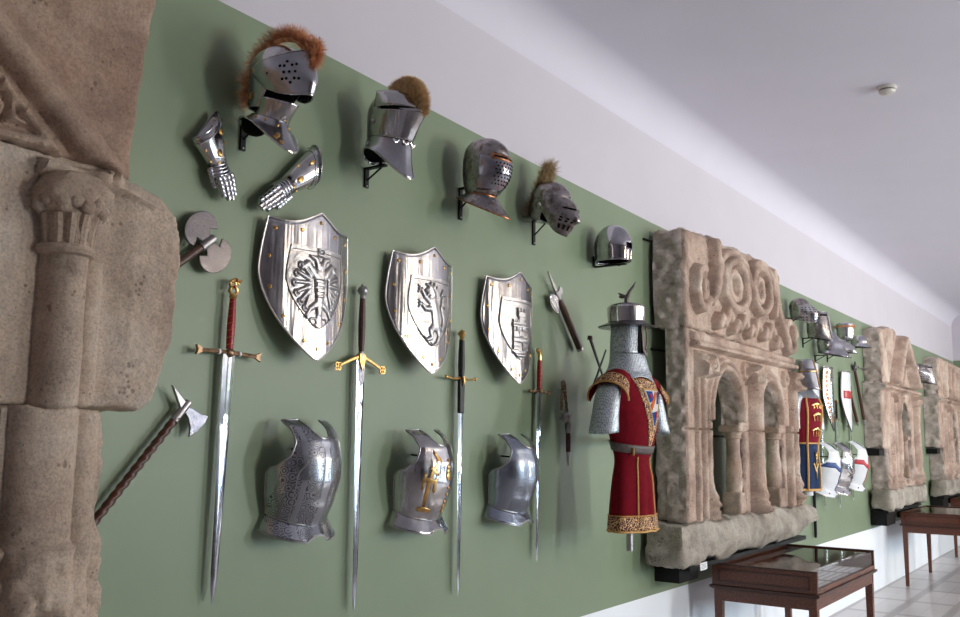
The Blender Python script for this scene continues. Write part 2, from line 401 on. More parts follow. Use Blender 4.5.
def slab(name, sdf, bb, step, relief, mats, parent, y0, depth, rough=.005, seed=0, side=5, sidej=.01, edge=.012):
    x0, x1, z0, z1 = bb; nx = int((x1-x0)/step)+1; nz = int((z1-z0)/step)+1
    xs = x0+np.arange(nx+1)*step; zs = z0+np.arange(nz+1)*step
    GX, GZ = np.meshgrid(xs, zs)
    cm = sdf(GX[:-1, :-1]+step/2, GZ[:-1, :-1]+step/2) < 0
    pad = np.zeros((nz+2, nx+2), int); pad[1:-1, 1:-1] = cm
    cnt = pad[:-1, :-1]+pad[1:, :-1]+pad[:-1, 1:]+pad[1:, 1:]
    bnd = (cnt > 0) & (cnt < 4)
    PX, PZ = GX.copy(), GZ.copy(); e = step*.3
    for _ in range(2):
        d = sdf(PX, PZ); gx = (sdf(PX+e, PZ)-sdf(PX-e, PZ))/(2*e); gz = (sdf(PX, PZ+e)-sdf(PX, PZ-e))/(2*e)
        g2 = gx*gx+gz*gz+1e-6
        k = np.clip(d, -step, step)/g2
        PX = np.where(bnd, PX-k*gx, PX); PZ = np.where(bnd, PZ-k*gz, PZ)
    PX = np.clip(PX, GX-step*.9, GX+step*.9); PZ = np.clip(PZ, GZ-step*.9, GZ+step*.9)
    gl = np.sqrt(gx*gx+gz*gz)+1e-6; gx /= gl; gz /= gl
    D = np.minimum(sdf(PX, PZ), 0); q = np.clip(1+D/edge, 0, 1)
    Y = -(y0+depth+relief(PX, PZ)+rough*fbm(PX, PZ, .09, seed+3)+rough*.4*fbm(PX, PZ, .02, seed+9, 3)-edge*(1-np.sqrt(np.maximum(0, 1-q*q))))
    idx = -np.ones(cnt.shape, int); used = cnt > 0; idx[used] = np.arange(used.sum())
    V = np.stack([PX[used], Y[used], PZ[used]], 1).tolist()
    jj, ii = np.nonzero(cm)
    Fc = [(idx[j, i], idx[j, i+1], idx[j+1, i+1], idx[j+1, i]) for j, i in zip(jj, ii)]; mi = [0]*len(Fc)
    edges = []
    C = pad[1:-1, 1:-1]
    for j, i in zip(jj, ii):
        if not pad[j, i+1]: edges.append(((j, i), (j, i+1)))
        if not pad[j+2, i+1]: edges.append(((j+1, i+1), (j+1, i)))
        if not pad[j+1, i]: edges.append(((j+1, i), (j, i)))
        if not pad[j+1, i+2]: edges.append(((j, i+1), (j+1, i+1)))
    bj, bi = np.nonzero(bnd); layers = {}
    for j, i in zip(bj, bi):
        fy = Y[j, i]; L = [int(idx[j, i])]
        for k in range(1, side+1):
            t = k/side; y = fy*(1-t)+(-y0)*t
            n = sidej*float(fbm(np.array(y*1.0+PX[j, i]*.8), np.array(PZ[j, i]+PX[j, i]*.6), .06, seed+5)) if 0 < t < 1 else 0
            L.append(len(V)); V.append([PX[j, i]+gx[j, i]*n, y, PZ[j, i]+gz[j, i]*n])
        layers[(j, i)] = L
    for a, b in edges:
        A, B = layers[a], layers[b]
        for k in range(side): Fc.append((A[k], A[k+1], B[k+1], B[k])); mi.append(1)
    return link_mesh(name, V, [tuple(int(q) for q in f) for f in Fc], mats, parent, True, 50, mi)
def rock(name, x0, x1, y0, y1, z0, z1, mats, parent, step=.02, amp=.015, seed=0, rnd=.03, shape=None, side_x=True):
    "roughly squared block with worn edges; material 1 on the cut ends"
    nx = max(3, int((x1-x0)/step)); ny = max(3, int((y1-y0)/step)); nz = max(3, int((z1-z0)/step))
    V = []; Fc = []; mi = []; key = {}
    c = Vector(((x0+x1)/2, (y0+y1)/2, (z0+z1)/2)); hx, hy, hz = (x1-x0)/2, (y1-y0)/2, (z1-z0)/2
    def vert(i, j, k):
        if (i, j, k) in key: return key[(i, j, k)]
        p = Vector((x0+(x1-x0)*i/nx, y0+(y1-y0)*j/ny, z0+(z1-z0)*k/nz))-c
        q = Vector((max(-hx+rnd, min(hx-rnd, p.x)), max(-hy+rnd, min(hy-rnd, p.y)), max(-hz+rnd, min(hz-rnd, p.z))))
        d = p-q
        if d.length > 1e-6: n = d.normalized(); p = q+n*min(d.length, rnd)
        else: n = Vector((0, 0, 0))
        w = p+c
        nn = float(fbm(np.array(w.x+w.y*.7), np.array(w.z+w.y*.6), .13, seed, 4))+.5*float(fbm(np.array(w.x*.9-w.y), np.array(w.z), .04, seed+3, 3))
        p = w+n*amp*nn
        if shape: p = Vector(shape(p))
        key[(i, j, k)] = len(V); V.append(p); return key[(i, j, k)]
    for i in range(nx):
        for j in range(ny):
            Fc.append((vert(i, j, 0), vert(i, j+1, 0), vert(i+1, j+1, 0), vert(i+1, j, 0))); mi.append(0)
            Fc.append((vert(i, j, nz), vert(i+1, j, nz), vert(i+1, j+1, nz), vert(i, j+1, nz))); mi.append(0)
    for i in range(nx):
        for k in range(nz):
            Fc.append((vert(i, 0, k), vert(i+1, 0, k), vert(i+1, 0, k+1), vert(i, 0, k+1))); mi.append(0)
            Fc.append((vert(i, ny, k), vert(i, ny, k+1), vert(i+1, ny, k+1), vert(i+1, ny, k))); mi.append(0)
    for j in range(ny):
        for k in range(nz):
            Fc.append((vert(0, j, k), vert(0, j, k+1), vert(0, j+1, k+1), vert(0, j+1, k))); mi.append(1)
            Fc.append((vert(nx, j, k), vert(nx, j+1, k), vert(nx, j+1, k+1), vert(nx, j, k+1))); mi.append(1)
    return link_mesh(name, V, Fc, mats, parent, True, 50, mi)
# ================================================================== ROOM
XA, XB, YB, ZC = -3.2, 17.6, -7.5, 3.84
GT, GB = 3.04, .683
def room():
    m = MB()
    gx = [(XA, 3.15), (1.9, 3.122), (2.5, 3.11), (4.0, 3.065), (5.5, 3.035), (8, 3.01), (12, 3.0), (XB, 3.02)]
    for (xa, za), (xb, zb) in zip(gx[:-1], gx[1:]):
        for a0, b0, a1, b1, mi in ((0, 0, GB, GB, 2), (GB, GB, za, zb, 0), (za, zb, ZC+.1, ZC+.1, 1)):
            m.add([(xa, 0, a0), (xb, 0, b0), (xb, 0, b1), (xa, 0, a1)], [(0, 1, 2, 3)], mi)
    m.add([(XA, .2, 0), (XB, .2, 0), (XB, .2, ZC+.1), (XA, .2, ZC+.1)], [(3, 2, 1, 0)], 1)
    m.add([(XA, 0, 0), (XA, .2, 0), (XA, .2, ZC+.1), (XA, 0, ZC+.1)], [(0, 1, 2, 3)], 1)
    m.add([(XB, 0, 0), (XB, .2, 0), (XB, .2, ZC+.1), (XB, 0, ZC+.1)], [(3, 2, 1, 0)], 1)
    m.add([(XA, 0, ZC+.1), (XB, 0, ZC+.1), (XB, .2, ZC+.1), (XA, .2, ZC+.1)], [(0, 1, 2, 3)], 1)
    struct('wall_back', m, ['green', 'white', 'dado'], smooth=False)
    m = MB(); m.box(((XA+XB)/2, YB/2, -.05), (XB-XA, -YB, .1)); struct('floor', m, 'floor', smooth=False)
    # ceiling with a soft cove along the long wall
    m = MB(); r = .22
    prof = [(0, ZC-r)]+[(-r+r*cos(a), ZC-r+r*sin(a)) for a in lsp(0, pi/2, 9)]+[(YB, ZC), (YB, ZC+.1), (0, ZC+.1)]
    n = len(prof); v = [(XA, y, z) for y, z in prof]+[(XB, y, z) for y, z in prof]
    m.add(v, [tuple(range(n)), tuple(range(2*n-1, n-1, -1))]+[(i, (i+1) % n, (i+1) % n+n, i+n) for i in range(n)])
    struct('ceiling', m, 'ceil', angle=50)
    # end walls
    m = MB()
    for z0, z1, mi in ((0, GB, 2), (GB, GT, 0), (GT, ZC, 1)):
        m.box((XB+.1, YB/2, (z0+z1)/2), (.2, -YB, z1-z0), mi=mi)
    struct('wall_right', m, ['green', 'white', 'dado'], smooth=False)
    m = MB(); m.box((XA-.1, YB/2, ZC/2), (.2, -YB, ZC)); struct('wall_left', m, 'white', smooth=False)
    # window wall opposite
    wins = [4.3, 8.1, 11.9, 15.7]; hw = .44; w0, w1 = .95, 3.5
    m = MB(); xs = [XA]
    for c in wins: xs += [c-hw, c+hw]
    xs.append(XB)
    for i in range(0, len(xs), 2): m.box(((xs[i]+xs[i+1])/2, YB-.15, ZC/2), (xs[i+1]-xs[i], .3, ZC))
    for c in wins:
        m.box((c, YB-.15, w0/2), (2*hw, .3, w0)); m.box((c, YB-.15, (w1+ZC)/2), (2*hw, .3, ZC-w1))
    n = len(m.f); struct('wall_front', m, 'oppwall', smooth=False)
    m = MB(); m.box(((XA+XB)/2, YB+.012, .5), (XB-XA, .024, 1.0)); struct('added_dark_dado', m, 'tabledark', smooth=False)  # unseen dark dado, added to darken what the polished steel reflects
    for i, c in enumerate(wins):
        m = MB(); y = YB-.12; H = w1-w0; zc = (w0+w1)/2
        for sx in (-1, 1): m.box((c+sx*(hw-.03), y, zc), (.06, .06, H))
        for z in (w0+.03, w1-.03): m.box((c, y, z), (2*hw-.12, .06, .06))
        m.box((c, y, zc), (.06, .05, H-.12))
        for z in (zc-H/6, zc+H/6): 
            for sx in (-1, 1): m.box((c+sx*(hw/2-.015), y, z), (hw-.09, .04, .03))
        struct('window_%d' % (i+1), m, 'whitepaint', smooth=False)
        for zz, hh, colr, k in ((w0+H*.34, H*.68, (.72, .88, 1.0), 1.0), (w0+H*.84, H*.32, (1.0, .82, .58), 1.4)):
            l = bpy.data.lights.new('daylight', 'AREA'); l.shape = 'RECTANGLE'; l.size = 2*hw; l.size_y = hh
            l.energy = WIN_E[i]*hh/H*k; l.color = colr
            o = bpy.data.objects.new('daylight', l); COL.objects.link(o); o.location = (c, YB-.32, zz); o.rotation_euler = (radians(90), 0, 0)
    w = bpy.data.worlds.new('World'); S.world = w; w.use_nodes = True
    w.node_tree.nodes['Background'].inputs[0].default_value = (.8, .88, 1, 1); w.node_tree.nodes['Background'].inputs[1].default_value = 1.0
WIN_E = [345, 440, 410, 410]
room()
for i, (x0, x1) in enumerate(((XA, 17.6),)):
    pass
# camera
cam = bpy.data.objects.new('camera', bpy.data.cameras.new('camera')); COL.objects.link(cam); S.camera = cam
cam.data.sensor_width = 36; cam.data.sensor_fit = 'HORIZONTAL'; cam.data.lens = F*36/960; cam.data.clip_start = .05
mw = Matrix([list(RM[0])+[0], list(RM[1])+[0], list(RM[2])+[0], [0, 0, 0, 1]]); mw.translation = Vector((0, -CAMD, CAMH)); cam.matrix_world = mw
S.view_settings.view_transform = 'Standard'; S.view_settings.look = 'None'; S.view_settings.gamma = 1; S.view_settings.exposure = EXPO = -.47
# smoke detector
t = thing('smoke_detector', 'small round white smoke detector on the ceiling', 'smoke detector', (6.02, -1.37, ZC))
m = MB(); m.lathe([(.055, 0), (.058, -.012), (.05, -.018)], n=24); m.build('base', 'plastic', t)
m = MB(); m.lathe([(.044, -.018), (.044, -.028)], n=24); m.build('sensor_slot', 'grey_plastic', t)
m = MB(); m.lathe([(.05, -.028), (.046, -.04), (.03, -.048), (.001, -.05)], n=24); m.build('cover', 'plastic', t)
# ================================================================== SHIELDS
SW, SH = .225, .55
def sh_top(x, s=1.):       # top edge height at x (peaks: centre high, dips, corners)
    a = abs(x)/(SW*s)
    return (.545*(1-a)**1.0+.505*a-.030*sin(pi*min(1, a))**1.2-.0) if a < 1 else .505
def sh_w(v):               # half width fraction at height fraction v
    if v > .62: return 1-.10*((v-.62)/.38)**1.5
    t = v/.62; return (1-(1-t)**1.75)**.78
def shield_fn(w=SW, h=1., bulge=.075, base=.012, z0=0, straight=False, off=0):
    def fn(u, v):
        x = u*w*sh_w(v)
        if straight: zt = z0+h*.50
        else: zt = sh_top(x*SW/w)*h
        z = z0+(zt-z0)*v
        y = -(base+bulge*(1-(x/SW)**2))-off
        return Vector((x, y, z))
    return fn
def relief_eagle(x, z):
    h = ridge(x, z, [(0, .05), (0, .17), (0, .20)], [.016, .032, .018], .016)
    for s in (-1, 1):
        h = np.maximum(h, ridge(x, z, [(0, .18), (s*.022, .225), (s*.05, .232)], [.016, .012, .005], .014))
        h = np.maximum(h, ridge(x, z, [(s*.02, .17), (s*.06, .205), (s*.085, .19)], [.016, .014, .008], .014))
        for k in range(6):
            a = radians(42-k*22); p0 = (s*.045, .165-.01*k); L = .062-.003*abs(k-2)
            p1 = (p0[0]+s*L*cos(a), p0[1]+L*sin(a)); h = np.maximum(h, ridge(x, z, [p0, p1], [.008, .0065], .012))
            h = np.maximum(h, ridge(x, z, arc(p1[0], p1[1]-.004, .009, .009, 0, 300, 7), .004, .008))
        h = np.maximum(h, ridge(x, z, [(s*.012, .08), (s*.045, .06), (s*.06, .035)], [.012, .009, .006], .012))
        for k in (-1, 0, 1): h = np.maximum(h, ridge(x, z, [(s*.06, .04), (s*(.068+.008*k), .02-.004*abs(k))], .004, .009))
        h = np.maximum(h, ridge(x, z, arc(s*.028, .02, .016, .012, 0, 320, 10), .004, .009))
    h = np.maximum(h, ridge(x, z, [(0, .06), (0, .0)], [.014, .02], .012))
    h = np.maximum(h, ridge(x, z, [(-.016, .255), (0, .262), (.016, .255), (.012, .24), (-.012, .24)], .006, .012))
    h = h+.006*(np.abs(x) < .02)*(z > .10)*(z < .16)*(np.sin(z*320) > 0)
    return h
def relief_lion(x, z):
    h = ridge(x, z, [(-.012, .175), (.006, .13), (.018, .085)], [.030, .026, .030], .017)
    R = lambda p, r, q=.014: ridge(x, z, p, r, q)
    h = np.maximum(h, R([(-.018, .20), (-.03, .222)], [.022, .017], .02))
    h = np.maximum(h, R([(-.04, .215), (-.055, .208)], [.011, .007]))
    h = np.maximum(h, R([(-.04, .228), (-.052, .232)], .006))
    for a in range(6): 
        t = radians(20+a*34); h = np.maximum(h, R([(-.018+.02*cos(t), .205+.02*sin(t)), (-.018+.037*cos(t+.3), .205+.037*sin(t+.3))], [.009, .004], .016))
    h = np.maximum(h, R([(-.02, .165), (-.06, .185), (-.078, .21)], [.014, .010, .009]))
    h = np.maximum(h, R([(-.012, .145), (-.055, .14), (-.075, .155)], [.014, .010, .008]))
    h = np.maximum(h, R([(.012, .085), (-.02, .06), (-.012, .035), (-.04, .025)], [.020, .014, .010, .008]))
    h = np.maximum(h, R([(.024, .08), (.04, .045), (.022, .015), (.0, .004)], [.020, .014, .009, .007]))
    for c in ((-.08, .212), (-.077, .157), (-.044, .024), (-.002, .003)):
        for k in (-1, 0, 1): h = np.maximum(h, R([c, (c[0]-.014, c[1]+.012*k)], .0035, .01))
    h = np.maximum(h, R([(.035, .08), (.062, .07), (.07, .11), (.05, .15), (.062, .19), (.085, .2)], [.009, .008, .009, .010, .010, .006]))
    h = np.maximum(h, R([(.058, .165), (.085, .155)], [.008, .004])); h = np.maximum(h, R([(.05, .2), (.062, .222)], [.008, .004]))
    return h
def relief_castle(x, z):
    def bx(x0, x1, z0, z1, q): return q*((x > x0) & (x < x1) & (z > z0) & (z < z1))
    h = bx(-.055, .055, .04, .11, .012)
    for c in (-.045, .045): h = np.maximum(h, bx(c-.018, c+.018, .04, .15, .016)); h = np.maximum(h, bx(c-.023, c+.023, .14, .16, .019))
    h = np.maximum(h, bx(-.024, .024, .10, .20, .017)); h = np.maximum(h, bx(-.03, .03, .185, .205, .02))
    for c in (-.024, 0, .024): h = np.maximum(h, bx(c-.007, c+.007, .2, .222, .018))
    for c in (-.06, -.045, -.03, .03, .045, .06): h = np.maximum(h, bx(c-.005, c+.005, .155, .172, .017))
    d = np.sqrt(x*x+(z-.06)**2); h = np.where(((d < .016) | ((abs(x) < .016) & (z < .06) & (z > .035))), .002, h)
    for zz in (.055, .075, .095, .125, .15): h = h-.003*(np.abs(z-zz) < .0018)*(h > .005)
    for c in (0, -.045, .045): h = np.where((np.abs(x-c) < .006) & (np.abs(z-.13) < .01), .004, h)
    h = np.maximum(h, ridge(x, z, [(-.075, .03), (-.03, .02), (.03, .02), (.075, .03)], .008, .01))
    return h
def make_shield(label, X, Z, relief, m1, rotz=0):
    t = thing('heater_shield', label, 'shield', (X, -.012, Z), 'steel heraldic shields', (0, 0, rotz))
    fn = shield_fn()
    us = [-cos(pi*i/40) if 0 else -1+2*i/40 for i in range(41)]; vs = [(i/46)**1.25 for i in range(47)]; vs[0] = .0008
    patch(fn, us, vs).build('shield_plate', m1, t, solid=.003, angle=60)
    rim = [fn(1, v) for v in vs]+[fn(u, 1) for u in us[::-1][1:]]+[fn(-1, v) for v in vs[::-1][1:]]
    m = MB(); m.tube(rim, .0042, 6); m.build('rim', 'relief', t)
    # embossed inner panel
    w = .140; pf = shield_fn(w, 1., .075, .012, .0, True, .007)
    nu, nv = 110, 120
    z0 = .115
    V = []; U = np.linspace(-1, 1, nu); Vv = np.linspace(.002, 1, nv)**1.15
    sw = np.array([sh_w(v) for v in Vv]); PX = U[None, :]*w*sw[:, None]; PZ = np.repeat((Vv*.295)[:, None], nu, 1)
    h = relief(PX, PZ*.262/.295+.0)
    ed = np.minimum(1-np.abs(U)[None, :]+0*PZ, np.minimum(1-Vv[:, None]+0*PZ, 1)); 
    h = h+.005*(ed < .05)+.0012*fbm(PX, PZ, .012, 5)
    Y = -(.012+.075*(1-(PX/SW)**2)+.005+h*.6)
    V = np.stack([PX, Y, PZ+z0], 2).reshape(-1, 3).tolist()
    Fc = [(j*nu+i, j*nu+i+1, (j+1)*nu+i+1, (j+1)*nu+i) for j in range(nv-1) for i in range(nu-1)]
    k = len(V); bl = [i for i in range(nu)]+[j*nu+nu-1 for j in range(1, nv)]+[(nv-1)*nu+i for i in range(nu-2, -1, -1)]+[j*nu for j in range(nv-2, 0, -1)]
    for i in bl: V.append([V[i][0], -(.012+.075*(1-(V[i][0]/SW)**2)), V[i][2]])
    n = len(bl); Fc += [(bl[i], k+i, k+(i+1) % n, bl[(i+1) % n]) for i in range(n)]
    link_mesh('embossed_panel', V, Fc, 'relief', t, True, 40)
    m = MB(); m.tube([(0, .014, .40), (0, -.06, .40)], .004, 6); m.build('wall_hook', 'black', t)
    for u, v in [(-.86, .93), (-.4, .93), (.0, .93), (.4, .93), (.86, .93), (-.88, .72), (.88, .72), (-.88, .5), (.88, .5), (-.84, .30), (.84, .30), (-.62, .13), (.62, .13), (0, .075)]:
        m = MB(); dot_on(m, fn, u, v, .0078, .0045, 10, off=.001); o = m.build('rivet', 'gold', t)
    return t
SX = [(2.405, 1.895), (3.085, 1.888), (3.765, 1.884)]
make_shield('large polished steel shield with a double eagle embossed in the middle', SX[0][0], SX[0][1], relief_eagle, 'shield')
make_shield('polished steel shield with a rampant lion embossed in the middle', SX[1][0], SX[1][1], relief_lion, 'shield')
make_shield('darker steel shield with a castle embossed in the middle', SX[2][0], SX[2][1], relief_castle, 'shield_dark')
# ================================================================== SWORDS, AXES, FLAIL, GAUNTLETS
def blade_mb(z_top, z_tip, w0, w1, th=.007, fuller=.35, tipL=.08):
    "double edged blade with a central groove, hanging point down"
    m = MB(); rings = []
    for i in range(26):
        z = z_top+(z_tip-z_top)*i/25; dist = max(1e-6, z-z_tip)
        w = w0+(w1-w0)*(z_top-z)/(z_top-z_tip)
        if dist < tipL: w *= max(.03, (dist/tipL)**.6)
        g = .0 if (z_top-z) > fuller*(z_top-z_tip) else .6
        h = w/2; t = th/2*min(1, w/w1+.1)
        rings.append([Vector((-h, 0, z)), Vector((-h*.38, -t, z)), Vector((0, -t*(1-g) if g else -t*1.25, z)), Vector((h*.38, -t, z)), Vector((h, 0, z)), Vector((h*.38, t, z)), Vector((0, t*(1-g) if g else t*1.25, z)), Vector((-h*.38, t, z))])
    return m.loft(rings)
def wrap_grip(m, z0, z1, r0, r1, turns, wire, n=12):
    m.lathe([(r0+(r1-r0)*t+.0025*sin(pi*t), z0+(z1-z0)*t) for t in lsp(0, 1, 9)], n=n)
def wire_mb(z0, z1, r0, r1, turns, rad=.0013):
    m = MB(); N = turns*12
    m.tube([((r0+(r1-r0)*i/N+.0025*sin(pi*i/N)+.0006)*cos(2*pi*i/12), (r0+(r1-r0)*i/N+.0025*sin(pi*i/N)+.0006)*sin(2*pi*i/12), z0+(z1-z0)*i/N) for i in range(N+1)], rad, 4); return m
def hooks(t, X=None): pass
def sword(name, label, X, zt, zg, zb, px):
    a = W(*px[0], .034); b = W(*px[1], .034); an = math.atan2(a.x-b.x, a.z-b.z); k = (a.z-b.z)/(zt-zb)
    g = b+(a-b)*((zg-zb)/(zt-zb))
    t = thing(name, label, 'sword', (g.x, -.034, g.z), 'long swords hung on the green wall', (0, an, 0))
    for z in (-.03,):
        m = MB()
        for s_ in (0,): m.tube([(s_*.008, .037, -.004), (s_*.008, .002, -.004)], .0028, 6)
        m.build('wall_hook', 'black', t)
    return t, (zt-zg)*k, (zb-zg)*k
def sword_old(name, label, X, zt, zg, zb, px):
    t = thing(name, label, 'sword', (X, -.034, zg), 'long swords hung on the green wall'); return t, zt-zg, zb-zg
# sword A: red grip wound with wire, ornate gilt pommel
xa = 2.09; t, up, dn = sword('longsword', 'longsword with red wire-wound grip and ornate gilt dragon pommel', xa, 2.135, 1.893, 1.07, ((234, 283), (212, 606)))
blade_mb(0, dn, .050, .026, .008, .30, .07).build('blade', 'blade', t, angle=20)
m = MB(); wrap_grip(m, .015, .185, .012, .0105, 9, 1); m.build('grip', 'redgrip', t)
wire_mb(.015, .185, .012, .0105, 7, .0009).build('wire_wrap', 'gold', t)
m = MB(); m.tube([(-.118, 0, .0), (0, 0, .004), (.118, 0, 0)], .0072, 8)
for s in (-1, 1):
    m.prism([(s*.112, -.005), (s*.112, .005), (s*.136, .016), (s*.130, .0), (s*.136, -.016)] if s > 0 else [(s*.112, .005), (s*.112, -.005), (s*.136, -.016), (s*.130, 0), (s*.136, .016)], -.006, .006)
m.ball((0, -.004, .002), .017, 10, 1, .8, .9); m.build('crossguard', 'bronze', t)
for s in (-1, 1):
    m = MB(); m.tube([(s*.040, 0, .002), (s*.047, 0, .002)], .0095, 10); m.build('guard_collar', 'whitepaint', t)
m = MB(); m.lathe([(.009, .185), (.014, .192), (.011, .2)], n=12)
m.tube([(.0+.016*cos(a), 0, .214+.014*sin(a)) for a in lsp(0, 2*pi, 15)], .0055, 7)
m.tube([(-.004+.013*cos(a), 0, .236+.012*sin(a)) for a in lsp(0, 2*pi, 13)], .005, 7)
m.tube([(-.012, 0, .243), (.004, -.002, .252), (.022, -.002, .248), (.034, 0, .256)], [.007, .008, .006, .003], 7)
m.tube([(.012, 0, .245), (.026, 0, .236)], [.005, .002], 6); m.ball((.004, -.004, .251), .008, 8); m.build('pommel', 'gold', t)
m = MB(); m.ball((.004, -.009, .25), .0045, 8); m.ball((-.002, -.008, .226), .004, 8); m.build('red_stone', 'redgrip', t)
# sword B: claymore
t, up, dn = sword('claymore', 'two-handed claymore with brown grip and down-sloping quatrefoil crossguard', 2.755, 2.217, 1.925, .955, ((363, 286), (354, 613)))
blade_mb(0, dn, .044, .024, .008, .22, .06).build('blade', 'blade', t, angle=20)
m = MB(); m.prism([(-.018, 0), (.018, 0), (.015, -.085), (0, -.11), (-.015, -.085)][::-1], -.0055, .0055); m.build('ricasso_plate', 'bladedark', t)
m = MB(); m.lathe([(.010, .02), (.0125, .06), (.0145, .13), (.0125, .2), (.0105, .245)], n=14); m.build('grip', 'browngrip', t)
m = MB(); m.lathe([(.0115, .0), (.0125, .02), (.0105, .03)], n=12); m.lathe([(.011, .24), (.013, .247), (.0095, .254)], n=12); m.build('ferrule', 'relief', t)
m = MB()
for s in (-1, 1):
    m.tube([(0, 0, .012), (s*.05, 0, -.004), (s*.115, 0, -.03)], [.011, .008, .0065], 8, sq=.7)
    for a in range(4):
        an = pi/4+a*pi/2; m.tube([(s*.128+.0095*cos(an)+.0075*cos(b), 0, -.036+.0095*sin(an)+.0075*sin(b)) for b in lsp(0, 2*pi, 9)], .0034, 6)
m.prism([(-.016, .02), (-.016, -.01), (0, -.045), (.016, -.01), (.016, .02)], -.01, .008)
m.build('crossguard', 'gold', t)
m = MB(); m.ball((0, 0, .272), .0205, 14); m.lathe([(.01, .252), (.012, .256)], n=12); m.lathe([(.006, .291), (.0075, .296), (.002, .299)], n=10); m.build('pommel', 'relief', t)
# sword C: black grip + black ricasso
t, up, dn = sword('bastard_sword', 'longsword with black grip, black leather ricasso and thin gilt crossguard', 3.425, 2.10, 1.882, .921, ((462, 331), (458, 598)))
zr = -.155
blade_mb(zr+.01, dn, .037, .022, .008, .35, .06).build('blade', 'blade', t, angle=20)
m = MB(); m.box((0, 0, (zr)/2), (.038, .018, -zr), taper=.92); m.build('leather_ricasso', 'blackgrip', t, bevel=.004)
m = MB(); m.lathe([(.014, .01), (.016, .06), (.0145, .12), (.012, .175)], n=14); m.build('grip', 'blackgrip', t)
m = MB(); m.tube([(-.108, 0, .004), (-.06, 0, -.002), (0, 0, .004), (.06, 0, -.002), (.108, 0, .004)], [.0045, .0045, .008, .0045, .0045], 8)
for s in (-1, 1): m.ball((s*.11, 0, .004), .0085, 8); m.ball((s*.09, 0, .002), .006, 8)
m.tube([(0, -.01, .012), (0, -.013, -.012), (0, -.012, -.034)], [.008, .008, .002], 6); m.build('crossguard', 'gold', t)
m = MB(); m.lathe([(.010, .172), (.013, .18), (.009, .188), (.018, .2), (.019, .208), (.012, .216), (.004, .222)], n=14); m.build('pommel', 'gold', t)
# sword D: red grip, bird pommel
t, up, dn = sword('short_sword', 'slim sword with red wire-wound grip and curved gilt pommel', 4.105, 2.080, 1.862, 1.012, ((540, 350), (537, 562)))
blade_mb(0, dn, .040, .026, .007, .3, .07).build('blade', 'blade', t, angle=20)
m = MB(); wrap_grip(m, .012, .165, .0125, .0115, 8, 1); m.build('grip', 'redgrip', t)
wire_mb(.012, .165, .0125, .0115, 7, .0011).build('wire_wrap', 'bronze', t)
m = MB(); m.tube([(-.085, 0, .0), (0, 0, .006), (.085, 0, 0)], [.006, .008, .006], 8)
for s in (-1, 1): m.ball((s*.088, 0, 0), .010, 8); m.ball((s*.055, 0, .002), .0085, 8)
m.ball((0, -.006, .004), .012, 8); m.build('crossguard', 'bronze', t)
m = MB(); m.tube([(0, 0, .163), (-.002, 0, .19), (-.008, 0, .208), (-.022, 0, .214), (-.034, 0, .206)], [.012, .0105, .014, .010, .003], 9); m.build('pommel', 'gold', t)
# ---- double bitted axe, upper left, haft runs down behind the stone
def axis_T(px0, py0, px1, py1, d):
    "frame on the wall: origin at first pixel, local z along the haft towards the second"
    a = W(px0, py0, d); b = W(px1, py1, d); v = b-a; ang = math.atan2(v.x, v.z)
    return a, v.length, ang
a, L, an = axis_T(211, 240, 175, 266, .035)
t = thing('double_bitted_axe', 'double-bladed battle axe with etched crescent blades, haft behind the stone edge', 'axe', a, None, (0, an, 0))
m = MB(); m.lathe([(.011, .02), (.0135, .06), (.014, .62)], n=12); m.build('haft', 'oak', t)
m = MB(); m.lathe([(.015, -.012), (.016, .0), (.016, .04), (.017, .052)], n=14); m.build('socket', 'relief', t)
for s in (-1, 1):
    m = MB()
    outer = [(s*(.050+.056*cos(q)), .015+.072*sin(q)) for q in lsp(-2.2, 2.2, 25)]
    poly = outer+[(s*.034, .046), (s*.012, .034), (s*.012, -.004), (s*.034, -.016)]
    if s < 0: poly = poly[::-1]
    m.prism(poly, -.004, .004); m.build('axe_blade', 'etched_axe', t, smooth=False, bevel=.0025)
# ---- war axe with spike, lower left
a, L, an = axis_T(187, 404, 105, 508, .035)
t = thing('war_axe', 'small war axe with back spike and twisted dark wood haft', 'axe', a, None, (0, an, 0))
m = MB(); rings = []
for i in range(90):
    z = .055+i*.0052; tw = i*.32; rings.append([Vector(((.0125+.0022*cos(3*(q-tw)))*cos(q), (.0125+.0022*cos(3*(q-tw)))*sin(q), z)) for q in lsp(0, 2*pi*11/12, 12)])
m.loft(rings); m.build('haft', 'woodred', t, angle=80)
m = MB(); m.lathe([(.006, -.012), (.013, -.008), (.014, .07), (.015, .074)], n=14); m.build('socket', 'relief', t)
m = MB(); m.prism([(.006, -.002), (.006, .022), (.075, -.016)][::-1], -.006, .006) if 0 else m.prism([(.01, .0), (.085, -.004), (.01, .028)], -.006, .006); m.build('back_spike', 'relief', t, smooth=False, bevel=.002)
m = MB(); m.prism([(-.01, .002), (-.01, .026), (-.035, .03), (-.062, .048), (-.078, .072), (-.092, .03), (-.094, -.008), (-.088, -.028), (-.060, -.012), (-.035, -.006)], -.0035, .0035); m.build('axe_blade', 'bladedark', t, smooth=False, bevel=.002)
